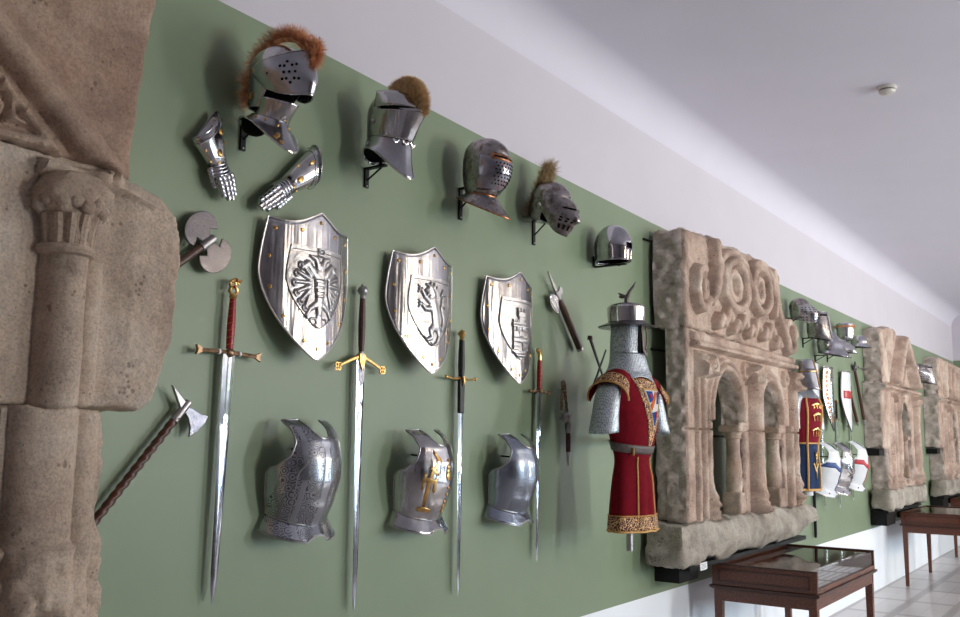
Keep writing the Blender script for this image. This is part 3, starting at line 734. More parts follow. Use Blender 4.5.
# ---- pole axe, between castle shield and mannequin
a, L, an = axis_T(558, 296, 580, 349, .035)
t = thing('short_poleaxe', 'short poleaxe with rounded blade and long spike, above the flail', 'axe', a, None, (0, an, 0))
m = MB(); m.lathe([(.013, .02), (.018, .05), (.019, L)], n=12); m.build('haft', 'oak', t)
m = MB(); m.lathe([(.0195, L-.01), (.0205, L+.004), (.01, L+.01)], n=12); m.build('end_cap', 'relief', t)
m = MB(); m.lathe([(.010, -.03), (.012, -.02), (.012, .03), (.016, .05)], n=10); m.build('socket', 'relief', t)
m = MB(); m.prism([(-.010, -.03), (.010, -.03), (.012, -.06), (.0, -.16), (-.012, -.06)], -.005, .005); m.build('top_spike', 'relief', t, smooth=False, bevel=.002)
m = MB(); m.prism([(.01, .02), (.028, .036)]+[(.045+.046*cos(q), .008-.064*sin(q)) for q in lsp(-1.3, 1.3, 11)]+[(.03, -.03), (.01, -.008)], -.0035, .0035); m.build('axe_blade', 'shield', t, smooth=False, bevel=.002)
m = MB(); m.prism([(-.01, .012), (-.05, .018), (-.062, -.006), (-.05, -.03), (-.01, -.012)], -.004, .004); m.build('hammer_head', 'relief', t, smooth=False, bevel=.002)
# ---- flail
o = W(563, 384, .03)
t = thing('ball_flail', 'small ball and chain flail with short brown handle', 'flail', o, None)
def relz(py): return Z_(563, py, .03)-o.z
m = MB(); 
for i in range(9):
    z = -.018*i-.0; x = .004*i; horiz = i % 2
    m.tube([(x+(.008*cos(b) if horiz else .001*cos(b)), (-.001 if horiz else .008*cos(b))-.006, z+.013*sin(b)) for b in lsp(0, 2*pi, 11)], .003, 5)
m.build('chain', 'bronze', t)
m = MB()
for i in range(8):
    z = -.018*i-.002; x = -.018-.0015*i; horiz = i % 2
    m.tube([(x+(.007*cos(b) if horiz else .001*cos(b)), (-.001 if horiz else .007*cos(b))-.006, z+.012*sin(b)) for b in lsp(0, 2*pi, 11)], .0026, 5)
m.build('chain', 'bronze', t)
m = MB(); c = (0.006, -.014, relz(417)); m.ball(c, .026, 12); m.build('spiked_ball', 'relief', t)
m = MB()
for k in range(14):
    th = random.uniform(0, 2*pi); z = -1+2*(k+.5)/14; r = sqrt(1-z*z); d = Vector((r*cos(th+k*2.4), r*sin(th+k*2.4), z))
    m.tube([Vector(c)+d*.022, Vector(c)+d*.04], [.005, .0006], 5)
m.build('spike', 'relief', t)
m = MB(); m.lathe([(.01, relz(422)), (.017, relz(424)), (.017, relz(430)), (.012, relz(433))], (.045, -.006, 0), 12); m.build('handle_collar', 'relief', t)
m = MB(); m.lathe([(.012, relz(433)), (.0135, relz(440)), (.012, relz(452))], (.046, -.006, 0), 12); m.build('handle', 'browngrip', t)
m = MB(); m.lathe([(.0125, relz(452)), (.010, relz(458)), (.003, relz(466))], (.047, -.006, 0), 12); m.build('end_cap', 'relief', t)
m = MB(); m.tube([(-.02, -.004, .012), (.0, -.004, .02), (.02, -.004, .0), (.04, -.006, -.16), (.045, -.006, relz(423))], .004, 6); m.build('ring', 'bronze', t)
# ---- gauntlets
def gauntlet(label, pa, pb, d, flip):
    "pa cuff tip pixel, pb finger tip pixel"
    a = W(*pa, d); b = W(*pb, d); v = b-a; L = v.length; an = math.atan2(v.x, v.z)
    t = thing('steel_gauntlet', label, 'gauntlet', a, 'pair of gauntlets', (0, an, 0)); s = L/.40
    def ring(z, w, h, n=28, pt=0.):
        out = []
        for k in range(n):
            q = 2*pi*k/n; y = -h*sin(q) if sin(q) > 0 else -h*.45*sin(q)
            p = Vector((w*cos(q), y, z)); p.z -= pt*max(0, (p.x*-flip/w+.75)/1.75)**1.4; out.append(p)
        return out
    rows = [(.085, .072, .056, .085), (.115, .066, .052, .06), (.15, .055, .045, .03), (.19, .044, .038, .01), (.225, .038, .034, 0)]
    m = MB(); rg = [ring(z*s, w*s, h*s, pt=p*s) for z, w, h, p in rows]; m.loft(rg, c0=False, c1=False); m.build('cuff', 'shield', t, solid=.002)
    m = MB(); m.tube(rg[0]+[rg[0][0]], .0026*s, 6); m.build('cuff_rim', 'steel', t)
    m = MB(); r2 = [ring((z+.030)*s, (w+.004)*s, (h+.004)*s, pt=p*s) for z, w, h, p in rows[:2]]; m.tube(r2[0]+[r2[0][0]], .0022*s, 5); m.build('cuff_lame', 'shield', t)
    m = MB()
    for i in range(4):
        z = .215+.015*i; w = .037+.0022*i; m.loft([ring(z*s, w*s, .033*s), ring((z+.010)*s, (w+.0015)*s, .035*s), ring((z+.018)*s, w*s*.97, .032*s)], c0=False, c1=False)
    m.build('hand_plate', 'steel', t, solid=.0015)
    for k in range(4):
        m = MB(); x = (-.029+.0193*k)*s; L2 = (.100, .114, .110, .092)[k if flip > 0 else 3-k]
        for i in range(5):
            f = i/5; z = (.270+L2*f)*s; y = (-.024+.016*f*f)*s; r = (.0128-.002*f)*s
            m.lathe([(r*.92, 0), (r*1.03, .005*s), (r*1.0, .014*s), (r*.80, L2/5*s*1.1)], (x*(1-.16*f), y, z), 10)
        m.build('finger', 'steel', t)
    m = MB()
    for i in range(5):
        f = i/5; m.lathe([(.011*s, 0), (.0125*s, .006*s), (.009*s, .019*s)], (flip*(.044+.003*f)*s, .0-.006*s, (.225+.085*f)*s), 9)
    m.build('thumb', 'steel', t)
    for (x, z, r, st) in ((.0, .175, .012, 1.6), (-flip*.03, .09, .009, 1.8), (flip*.012, .215, .007, 1.), (flip*.045, .15, .006, 1.), (flip*.036, .20, .006, 1.), (-flip*.048, .14, .006, 1.)):
        f = min(1, max(0, (z-.085)/.14)); w = .070-.033*f; h = .055-.022*f
        y = -h*sqrt(max(.05, 1-(x/w)**2)); m = MB(); m.ball((x*s, y*s, z*s), r*s, 8, 1, .5, st); m.build('brass_ornament', 'gold', t)
    return t
gauntlet('left of two steel gauntlets, fingers pointing steeply down beside the stone', (201, 115), (230, 204), .035, 1).scale = (1.22, 1, 1)
gauntlet('right of two steel gauntlets, lying diagonally below the plumed helmet', (320, 160), (255, 210), .035, -1).scale = (.86, 1, 1)
# ================================================================== HELMETS
def hsurf(rows, z0=0):
    "surface through horizontal sections: z, half width, front depth, back depth, y centre, keel, tilt"
    n = len(rows)
    def fn(th, v):
        q = max(0, min(n-1.0001, v*(n-1))); i = int(q); f = q-i
        p0, p1, p2, p3 = rows[max(0, i-1)], rows[i], rows[i+1], rows[min(n-1, i+2)]
        r = [.5*(2*b+(-a+c)*f+(2*a-5*b+4*c-d)*f*f+(-a+3*b-3*c+d)*f**3) for a, b, c, d in zip(p0, p1, p2, p3)]
        z, a, bf, bb, yc, k, tl = r; c = cos(th)
        y = yc-(bf if c > 0 else bb)*c-k*max(0, c)**5
        return Vector((max(a, .001)*sin(th), y, z0+z+tl*(-(y-yc))))
    return fn
def dome(cz, a, bf, bb, yc, h, n=8, z1=None):
    return [(cz+h*sin(q), a*cos(q), bf*cos(q), bb*cos(q), yc, 0, 0) for q in lsp(0, pi/2*.985, n)]
def shell(fn, t0, t1, nu, nv, name, mat, t, solid=.003, v0=0, v1=1, edge=None):
    o = patch(fn, lsp(t0, t1, nu), lsp(v0, v1, nv)).build(name, mat, t, solid=solid, angle=50)
    return o
def bracket(px0, py0, py1, arm, label, X=None, Zt=None, Zb=None, post=0):
    a = W(px0, py0, .006) if X is None else Vector((X, -.006, Zt)); zb = Z_(px0, py1, .006) if Zb is None else Zb
    t = thing('wall_bracket', label, 'bracket', (a.x, 0, a.z), 'black wall brackets')
    m = MB(); m.box((0, -.005, (zb-a.z)/2), (.022, .008, abs(a.z-zb))); m.build('wall_strip', 'black', t, smooth=False)
    m = MB(); m.box((0, -.009-arm/2, -.004), (.02, arm, .008)); m.tube([(0, -.01, (zb-a.z)*.62), (0, -arm*.85, -.01)], .004, 6); m.build('arm', 'black', t, smooth=False)
    if post: m = MB(); m.tube([(0, -arm*.8, 0), (0, -arm*.8, post)], .008, 8); m.build('post', 'black', t)
    m = MB(); m.lathe([(.004, 0), (.003, .003)], (0, 0, 0), 8, R=Matrix.Rotation(pi/2, 3, 'X')); m.v = [v+Vector((0, -.009, (zb-a.z)*.93)) for v in m.v]; m.build('screw', 'relief', t)
    return t
def strands(name, mat, parent, spine, n, length, spread, curl=.0, rad=.0011, droop=0, seed=1, seg=6, core=None, tang=0., lv=(.6, 1.05)):
    "feather or bristle plume: thin curved hairs rising from a spine; spine = list of (point, direction)"
    rnd = random.Random(seed); m = MB()
    if core:
        m.tube([p for p, d in spine], core, 8)
    for i in range(n):
        f = rnd.random()*(len(spine)-1.001); k = int(f); f -= k
        p = spine[k][0].lerp(spine[k+1][0], f); d = spine[k][1].lerp(spine[k+1][1], f).normalized()
        tg = (spine[k+1][0]-spine[k][0]).normalized()
        side = d.cross(tg).normalized()
        d = (d+side*rnd.gauss(0, spread)+tg*(rnd.gauss(0, spread*.5)+tang)).normalized(); L = length*rnd.uniform(*lv)
        pts = []; q = p.copy()
        bend = Vector((rnd.gauss(0, 1), rnd.gauss(0, 1), rnd.gauss(0, 1)))*curl
        for s in range(seg+1):
            pts.append(q.copy()); d = (d+bend/seg+Vector((0, 0, -droop/seg))).normalized(); q = q+d*L/seg
        m.tube(pts, [rad*(1-.75*s/seg) for s in range(seg+1)], 3)
    return m.build(name, mat, parent, smooth=False)
# ---- helmet 1: close helmet, raised visor, orange plume
def helmet_plumed():
    c = W(273, 102, .17)
    t = thing('close_helmet', 'shiny close helmet with raised pointed visor, round breathing holes and curling orange plume', 'helmet', (c.x, 0, c.z), 'helmets on wall brackets', (radians(12), 0, 0))
    yc = -.17
    sk = hsurf([(.0, .062, .05, .075, yc+.02, 0, 0), (.04, .07, .07, .09, yc+.012, 0, 0), (.09, .082, .10, .105, yc, 0, 0)]+dome(.13, .086, .105, .112, yc, .098, 7))
    shell(sk, radians(62), radians(298), 40, 22, 'skull_back', 'steel', t, v0=0, v1=.36)
    shell(sk, -pi, pi, 56, 18, 'skull', 'shield', t, v0=.33, v1=1)
    m = MB(); inn = hsurf([(-.02, .05, .04, .06, yc, 0, 0), (.06, .068, .06, .085, yc, 0, 0), (.13, .076, .09, .098, yc, 0, 0), (.18, .05, .06, .07, yc, 0, 0)]); patch(inn, lsp(-pi, pi, 28), lsp(0, 1, 8), m); m.build('lining', 'void', t)
    # raised visor: rows are swung up about the side pivots
    piv = Vector((0, yc+.02, .115)); R = Matrix.Rotation(radians(-20), 3, 'X')
    vr = hsurf([(-.005, .074, .100, .08, yc, .050, .0), (.04, .087, .120, .09, yc, .050, 0), (.095, .094, .120, .10, yc, .046, 0), (.145, .095, .104, .10, yc, .055, .03)])
    def vf(th, v):
        p = vr(th, v); 
        k = abs(th)/radians(104)
        # edges converge on the pivot
        z = p.z; p.z = piv.z+(z-piv.z)*(1-.72*k**2.2)
        return piv+R @ (p-piv)
    shell(vf, radians(-104), radians(104), 60, 16, 'visor', 'steel', t, .003)
    m = MB(); 
    for e in (0, 1): m.tube([vf(th, e) for th in lsp(radians(-104), radians(104), 50)], .003, 6)
    m.tube([vf(0, v) for v in lsp(0, 1, 10)], .003, 6); o = m.build('visor_edge', 'shield', t)
    m = MB(); h = MB()
    for s in (-1, 1):
        for du, dv in [(0, 0), (.13, 0), (-.13, 0), (0, .24), (0, -.24), (.09, .15), (-.09, .15), (.09, -.15), (-.09, -.15), (.19, .16), (-.19, .16), (.19, -.16), (-.19, -.16)]:
            dot_on(h, vf, s*(.66+du), .52+dv, .0052, .0012, 8, off=.0015, sgn=1)
        dot_on(h, vf, s*1.25, .52, .004, .0012, 8, off=.0015)
    h.build('breathing_holes', 'void', t)
    for s in (-1, 1):
        m = MB(); m.ball((s*.088, yc+.02, .115), .009, 10); m.build('pivot_rivet', 'gold', t)
        m = MB(); m.box((s*.071, yc+.035, .035), (.008, .008, .026)); m.build('brass_hook', 'gold', t)
    # bevor / throat
    bv = hsurf([(-.028, .060, .055, .065, yc-.005, .004, -.10), (.0, .058, .062, .05, yc-.012, .014, -.1), (.035, .064, .078, .04, yc-.014, .02, -.05)])
    shell(bv, radians(-118), radians(118), 44, 8, 'bevor', 'shield', t)
    gb = hsurf([(-.092, .098, .118, .095, yc+.005, .025, -.30), (-.055, .076, .082, .080, yc+.005, .012, -.2), (-.024, .062, .060, .068, yc, .005, -.1)])
    gb0 = gb
    gb = lambda th, v: gb0(th, v)+Vector((0, 0, .045*(1-v)**1.5*sin(th)**2))
    shell(gb, -pi, pi, 56, 12, 'gorget', 'steel', t)
    m = MB(); m.tube([gb(q, 0) for q in lsp(-pi, pi, 49)], .0032, 6); m.build('gorget_rim', 'shield', t)
    m = MB(); patch(lambda a, v: gb(a, .04).lerp(Vector((0, yc, -.05)), v), lsp(-pi, pi, 30), lsp(0.04, 1, 5), m); m.build('gorget_lining', 'void', t)
    for q, v, r in ((-.9, .75, .005), (-1.4, .7, .005), (-.35, .7, .005), (.4, .7, .005), (-.42, .33, .0085), (-.52, .22, .0085), (-.34, .17, .0085)):
        m = MB(); dot_on(m, gb, q, v, r, .003, 8, off=.003); m.build('brass_rivet', 'gold', t)
    m = MB(); m.ball((-.03, yc+.04, -.06), .045, 14, 1, 1, .75); m.build('support_pad', 'void', t)
    # plume from nape over the crown curling at the front
    sp = []
    for q in lsp(-25, 150, 16):
        a = radians(q); p = Vector((.0, yc-.01+.145*cos(a), .10+.155*sin(a))); d = Vector((0, cos(a), sin(a)*1.0)); sp.append((p, d))
    strands('plume', 'plume', t, sp, 2600, .062, .6, 1.1, .0009, .2, 3, 7, .010)
    o = t.children[-1]
    sp = [(Vector((0, yc-.14-.025*sin(q), .20+.028*cos(q))), Vector((0, -sin(q), cos(q)))) for q in lsp(0, 3.6, 8)]
    strands('plume_curl', 'plume', t, sp, 700, .045, .5, .8, .001, .3, 5, 5, .010)
helmet_plumed()
bracket(244, 121, 151, .12, 'black bracket under the orange-plumed helmet')
# ---- helmet 2: closed armet with brush
def helmet_brush():
    c = W(391, 135, .15); t = thing('bellows_helmet', 'tall steel helmet with peaked brow, flared lower plate and brown bristle brush on top', 'helmet', (c.x, 0, c.z), 'helmets on wall brackets', (radians(10), 0, radians(-4)))
    yc = -.15
    lo = hsurf([(-.115, .098, .122, .085, yc+.0, .03, -.26), (-.07, .086, .105, .088, yc, .03, -.2), (-.02, .080, .096, .09, yc, .025, -.1), (.0, .079, .092, .09, yc, .022, -.05)])
    lo0 = lo
    lo = lambda th, v: lo0(th, v)+Vector((0, 0, .062*(1-v)**1.5*sin(th)**2))
    shell(lo, -pi, pi, 56, 12, 'lower_plate', 'steel', t)
    m = MB(); m.tube([lo(q, 0) for q in lsp(-pi, pi, 49)], .0035, 6); m.build('lower_rim', 'shield', t)
    m = MB(); patch(lambda a, v: lo(a, .05).lerp(Vector((0, yc, -.02)), v), lsp(-pi, pi, 30), lsp(.05, 1, 5), m); m.build('lining', 'void', t)
    up = hsurf([(.0, .081, .096, .09, yc, .024, -.05), (.05, .086, .112, .096, yc, .028, .0), (.105, .092, .138, .10, yc, .034, .06)])
    shell(up, radians(-100), radians(100), 50, 10, 'visor', 'shield', t)
    sk = hsurf([(.0, .080, .090, .092, yc, 0, 0), (.06, .088, .10, .10, yc, 0, 0)]+dome(.10, .09, .112, .105, yc, .098, 7))
    shell(sk, -pi, pi, 56, 22, 'skull', 'shield', t)
    # brow peak, a half moon plate above the visor
    bp = lambda th, v: Vector((.100*sin(th), yc-(.075+.075*v)*cos(th), .172-.062*v-.0*cos(th)+.012*cos(th)))
    shell(bp, radians(-92), radians(92), 40, 6, 'brow_plate', 'shield', t)
    m = MB(); dots = []
    for q in lsp(-80, 80, 9): dot_on(m, bp, radians(q), .75, .0032, .002, 6)
    m.build('rivets', 'relief', t)
    m = MB(); patch(lambda th, v: Vector((.094*sin(th), yc-.132*cos(th)-.004*v-.02*cos(th)**5, .112-.008*v)), lsp(-1.4, 1.4, 30), lsp(0, 1, 2), m); m.build('eye_slit', 'void', t, solid=.004)
    m = MB()
    for s in (-1, 1):
        for q in (.25, .62):
            p = up(s*q, .02); m.tube([p+Vector((.014*cos(a)*cos(q), -.004+s*0+.014*cos(a)*-sin(q)*s*-1*.4, .012*sin(a)-.004)) for a in lsp(pi, 2*pi, 9)], .0042, 6)
    m.build('scalloped_trim', 'shield', t)
    for s in (-1, 1):
        m = MB(); m.ball((s*.09, yc+.01, .055), .009, 10); m.build('pivot_rivet', 'relief', t)
        m = MB(); m.ball((s*.082, yc+.03, -.03), .009, 10); m.build('hinge_rivet', 'relief', t)
    sp = [(Vector((0, yc-.056-.030*cos(radians(q)), .124+.03*sin(radians(q)))), Vector((0, -cos(radians(q)), sin(radians(q))))) for q in lsp(-12, 135, 16)]
    strands('brush', 'plumeb', t, sp, 3400, .108, .10, .03, .0014, 0, 11, 4, .020, lv=(.86, 1.0))
helmet_brush()
bracket(367, 168, 188, .10, 'black bracket under the brush-crested helmet', post=.17)
# ---- helmet 3: round close helmet, copper slit
def helmet_slit():
    c = W(484, 182, .15); t = thing('round_close_helmet', 'rounded close helmet with copper-framed eye slit, pierced face and flared collar', 'helmet', (c.x, 0, c.z), 'helmets on wall brackets', (radians(8), 0, 0))
    yc = -.145
    b = hsurf([(-.045, .064, .066, .075, yc, .006, 0), (.0, .083, .094, .09, yc, .012, 0), (.05, .096, .118, .10, yc, .012, 0), (.10, .098, .118, .105, yc, .010, 0)]+dome(.135, .096, .110, .105, yc, .085, 7))
    shell(b, -pi, pi, 64, 36, 'skull', 'antique', t)
    vs = lambda th, v: b(th, v*.36)+nrm(b, th, v*.36)*0+Vector((.004*sin(th), -.004*cos(th), 0))
    shell(vs, radians(-75), radians(75), 50, 14, 'face_plate', 'copperish', t, v0=.12)
    m = MB(); patch(lambda th, v: b(th, .325+.085*v)+Vector((.006*sin(th), -.006*cos(th), 0)), lsp(-.85, .85, 30), lsp(0, 1, 4), m); m.build('slit_frame', 'copper', t, solid=.003)
    m = MB()
    for s in (-1, 1): patch(lambda th, v: b(th, .355+.022*v)+Vector((.0092*sin(th), -.0092*cos(th), 0)), lsp(s*.08, s*.72, 14), lsp(0, 1, 2), m)
    m.build('eye_slit', 'void', t, solid=.001)
    m = MB(); rnd = random.Random(2)
    for i in range(9):
        for j in range(7):
            th = -.62+1.24*i/8+(.07 if j % 2 else 0); dot_on(m, vs, th, .30+.085*j, .0042, .0014, 7, off=.002)
    m.build('breathing_holes', 'void', t)
    g = hsurf([(-.095, .108, .135, .115, yc, .03, -.32), (-.070, .086, .098, .098, yc, .01, -.2), (-.044, .066, .069, .078, yc, .0, -.05)])
    shell(g, -pi, pi, 56, 10, 'collar', 'antique', t)
    m = MB(); m.tube([g(q, 0) for q in lsp(-pi, pi, 49)], .004, 6); m.tube([g(q, .96) for q in lsp(-pi, pi, 40)], .004, 6); m.build('collar_rim', 'copper', t)
    m = MB(); patch(lambda a, v: g(a, .05).lerp(Vector((0, yc, -.05)), v), lsp(-pi, pi, 30), lsp(.05, 1, 5), m); m.build('lining', 'void', t)
helmet_slit()
bracket(461, 188, 220, .13, 'black bracket under the helmet with the copper eye slit')
# ---- helmet 4: dark helmet with olive feather, beaked visor
def helmet_beak():
    c = W(548, 207, .13); t = thing('beaked_helmet', 'dark aged helmet with pointed lowered visor and tall olive-brown feather behind', 'helmet', (c.x, 0, c.z), 'helmets on wall brackets', (radians(14), 0, 0))
    yc = -.135
    b = hsurf([(-.045, .078, .04, .098, yc, 0, 0), (.0, .084, .075, .10, yc, 0, 0), (.04, .092, .10, .104, yc, 0, 0)]+dome(.07, .094, .106, .106, yc, .092, 7))
    shell(b, -pi, pi, 60, 30, 'skull', 'antique', t, v0=.25); shell(b, radians(80), radians(280), 36, 12, 'skull_back', 'antique', t, v1=.27)
    m = MB(); patch(lambda th, v: b(th, .02+.3*v)*.98+Vector((0, -.003, 0)), lsp(-pi, pi, 30), lsp(0, 1, 4), m); m.build('lining', 'void', t)
    vr = hsurf([(-.095, .052, .075, .0, yc-.03, .03, -.1), (-.04, .080, .110, .0, yc-.004, .055, .0), (.0, .094, .118, .0, yc, .075, -.1), (.045, .098, .108, .0, yc, .045, .05), (.075, .097, .108, .0, yc, .0, .1)])
    vf = lambda th, v: Vector((vr(th, v).x, vr(th, v).y, .0+(vr(th, v).z)*(1-.55*(abs(th)/1.62)**3)+.02*(abs(th)/1.62)**3))
    shell(vf, -1.62, 1.62, 60, 20, 'visor', 'antique', t)
    m = MB()
    for s in (-1, 1):
        patch(lambda th, v: vf(th, .66+.03*v)+nrm(vf, th, .67)*0+Vector((.003*sin(th), -.004, 0)), lsp(s*.12, s*.62, 12), lsp(0, 1, 2), m)
        for i in range(3):
            for j in range(3): patch(lambda th, v: vf(th, v)+Vector((.003*sin(th), -.003, 0)), lsp(s*(.22+.2*i), s*(.32+.2*i), 3), lsp(.12+.14*j, .2+.14*j, 3), m)
    m.build('visor_slots', 'void', t, solid=.0012)
    for s in (-1, 1):
        m = MB(); m.ball((s*.095, yc+.0, .025), .012, 10); m.build('pivot_rivet', 'relief', t)
    m = MB(); m.box((.0, yc+.045, -.045), (.15, .11, .008)); m.build('neck_plate', 'bladedark', t, bevel=.002)
    sp = [(Vector((0, yc+.10-.03*s, -.04+.25*s)), Vector((0, -.5*s, 1.))) for s in lsp(0, 1, 9)]
    strands('feather', 'plumeo', t, sp, 3400, .095, .75, .3, .0013, .05, 21, 6, .022)
helmet_beak()
bracket(534, 219, 245, .12, 'black bracket under the beaked helmet with the feather')
# ---- helmet 5: mirror-polished open barbute
def helmet_barbute():
    c = W(612, 262, .12); t = thing('barbute_helmet', 'mirror-polished rounded barbute with small dark eye opening, no plume', 'helmet', (c.x, 0, c.z), 'helmets on wall brackets')
    yc = -.125
    rows = [(.0, .086, .108, .102, yc, 0, 0), (.05, .088, .112, .106, yc, .0, 0)]+dome(.085, .09, .114, .108, yc, .128, 8)
    b = hsurf(rows)
    fo = lambda v: .05 if v < .12 else (.36 if .155 < v < .27 else .04)
    # shell with a T shaped face opening
    us = sorted([-.42, -.05, .05, .42, -.25, .25]+lsp(-pi, -.5, 34)+lsp(.5, pi, 34)); vs = sorted([.16, .28]+[v for v in lsp(0, 1, 34) if abs(v-.16) > .012 and abs(v-.28) > .012])
    m = MB(); pts = [b(u, v) for v in vs for u in us]; n = len(us); fs = []
    for j in range(len(vs)-1):
        for i in range(n-1):
            uc = (us[i]+us[i+1])/2; vc = (vs[j]+vs[j+1])/2
            if (vc < .28 and abs(uc) < .05) or (.16 < vc < .28 and abs(uc) < .42): continue
            fs.append((j*n+i, j*n+i+1, (j+1)*n+i+1, (j+1)*n+i))
    m.add(pts, fs); m.build('skull', 'mirror', t, solid=.003, angle=60); v0, v1 = .16, .28
    m = MB(); inn = hsurf([(.004, .078, .09, .09, yc, 0, 0)]*1+[(.05, .08, .098, .096, yc, 0, 0), (.1, .078, .096, .09, yc, 0, 0), (.15, .05, .06, .06, yc, 0, 0)]); patch(inn, lsp(-pi, pi, 28), lsp(0, 1, 8), m); m.build('lining', 'void', t)
    m = MB(); m.tube([b(q, 0) for q in lsp(.09, 2*pi-.09, 50)], .003, 6); m.tube([b(.43, v) for v in lsp(v0, v1, 4)]+[b(q, v1) for q in lsp(.42, .0, 6)], .0025, 6); m.tube([b(-.43, v) for v in lsp(v0, v1, 4)]+[b(-q, v1) for q in lsp(.42, .0, 6)], .0025, 6); m.build('edge_rim', 'mirror', t)
helmet_barbute()
bracket(594, 253, 266, .20, 'black bracket under the mirror-polished barbute', X=W(612, 262, .12).x, Zt=W(612, 264, .12).z-.004, Zb=W(612, 264, .12).z-.004+.06)
# ================================================================== BREASTPLATES
def breastplate(name, label, c, mat, s=1., kind=0, group='steel breastplates in a row between the swords', matf=None):
    t = thing(name, label, 'breastplate', c, group, (radians(4), 0, 0))
    hgt = .33*s
    def ztop(th):
        a = abs(th)
        return hgt*(.82+.18*min(1, a/.46)**2.2) if a < .46 else hgt*(1-.02*(a-.46))
    def itp(v, T):
        for (x0, y0), (x1, y1) in zip(T[:-1], T[1:]):
            if v <= x1: q = (v-x0)/(x1-x0); q = q*q*(3-2*q)*.5+q*.5; return y0+(y1-y0)*q
        return T[-1][1]
    TM = [(0, 1.5), (.44, 1.5), (.50, 1.42), (.56, 1.15), (.66, .92), (.78, .84), (.90, .92), (1.0, 1.18)]
    AA = [(0, .132), (.3, .150), (.55, .158), (.8, .140), (1., .118)]; BB = [(0, .108), (.2, .138), (.42, .160), (.62, .158), (.8, .140), (.92, .105), (1., .050)]
    def fn(u, v):
        th = u*itp(v, TM); z = v*ztop(th); f = z/hgt
        a = s*itp(f, AA); b = s*itp(f, BB)
        k = .014*s*max(0, cos(th))**14*max(0, 1-f)
        return Vector((a*sin(th), -.006-b*max(0, cos(th))**.8-k, z-.038*s*max(0, cos(th))*max(0, 1-f*1.3)))
    patch(fn, lsp(-1, 1, 61), lsp(0, 1, 44)).build('chest_plate', mat, t, solid=.003, angle=60)
    m = MB()
    m.tube([fn(1, v) for v in lsp(0, 1, 40)]+[fn(u, 1) for u in lsp(1, -1, 40)][1:]+[fn(-1, v) for v in lsp(1, 0, 40)][1:], .0038*s, 6); m.build('rolled_edge', 'relief' if mat != 'whitepaint' else mat, t)
    def sk(u, v):
        th = u*1.5; w = 1-v; fl = w*.030*s; a = s*(.134)+fl; b = s*.112+fl*1.1; c_ = cos(th)
        notch = .024*s*max(0, 1-(abs(th)/.30)**2)
        return Vector((a*sin(th), -.004-b*max(0, c_)**.85-.008*s*max(0, c_)**8, .006*s-w*(.056*s-notch)-.038*s*max(0, c_)))
    patch(sk, lsp(-1, 1, 61), lsp(0, 1, 7)).build('waist_flange', matf or mat, t, solid=.003, angle=60)
    m = MB(); m.tube([sk(u, 0) for u in lsp(-1, 1, 61)], .0035*s, 6); m.tube([sk(u, 1) for u in lsp(-1, 1, 61)], .0035*s, 6); m.build('flange_edge', 'relief', t)
    m = MB(); m.tube([(0, .022+.012*(s-1), .22*s), (0, -.11*s, .22*s)], .004, 6); m.build('wall_hook', 'black', t)
    return t, fn, sk
cb = W(300, 500, .09); t, fn, sk = breastplate('breastplate', 'breastplate engraved with vertical bands of scrollwork, below the eagle shield', (2.40, -.002, 1.355), 'etch1')
m = MB()
for u in (-.52, -.12, .12, .52): m.tube([fn(u*(1-.1*v), v) for v in lsp(.02, .88, 20)], .0028, 5)
m.build('raised_ribs', 'shield', t)
t, fn, sk = breastplate('breastplate', 'smooth breastplate with gilt letter-like ornament, below the lion shield', (3.085, -.002, 1.33), 'shield')
m = MB()
def blk(u0, u1, v0, v1): over(fn, [(u0, v0), (u1, v0), (u1, v1), (u0, v1)], 5, 6, .0035, m)
blk(-.40, -.33, .14, .80); blk(-.50, -.24, .75, .80); blk(-.50, -.22, .10, .15)
blk(-.50, -.45, .34, .52); blk(-.27, -.22, .34, .52); blk(-.50, -.22, .42, .47); blk(-.48, -.24, .56, .60)
m.build('gilt_ornament', 'gold', t, solid=.0015)
for v, r in ((.60, .018), (.66, .013), (.72, .010), (.80, .007), (.14, .010), (.2, .012), (.26, .008), (.36, .007), (.44, .007)):
    m = MB(); dot_on(m, fn, .10, v, r, .005, 9, off=.002); m.build('gilt_flower', 'gold', t)
t, fn, sk = breastplate('breastplate', 'plain bluish steel breastplate with one finely engraved panel, below the castle shield', (3.765, -.002, 1.32), 'etch3')
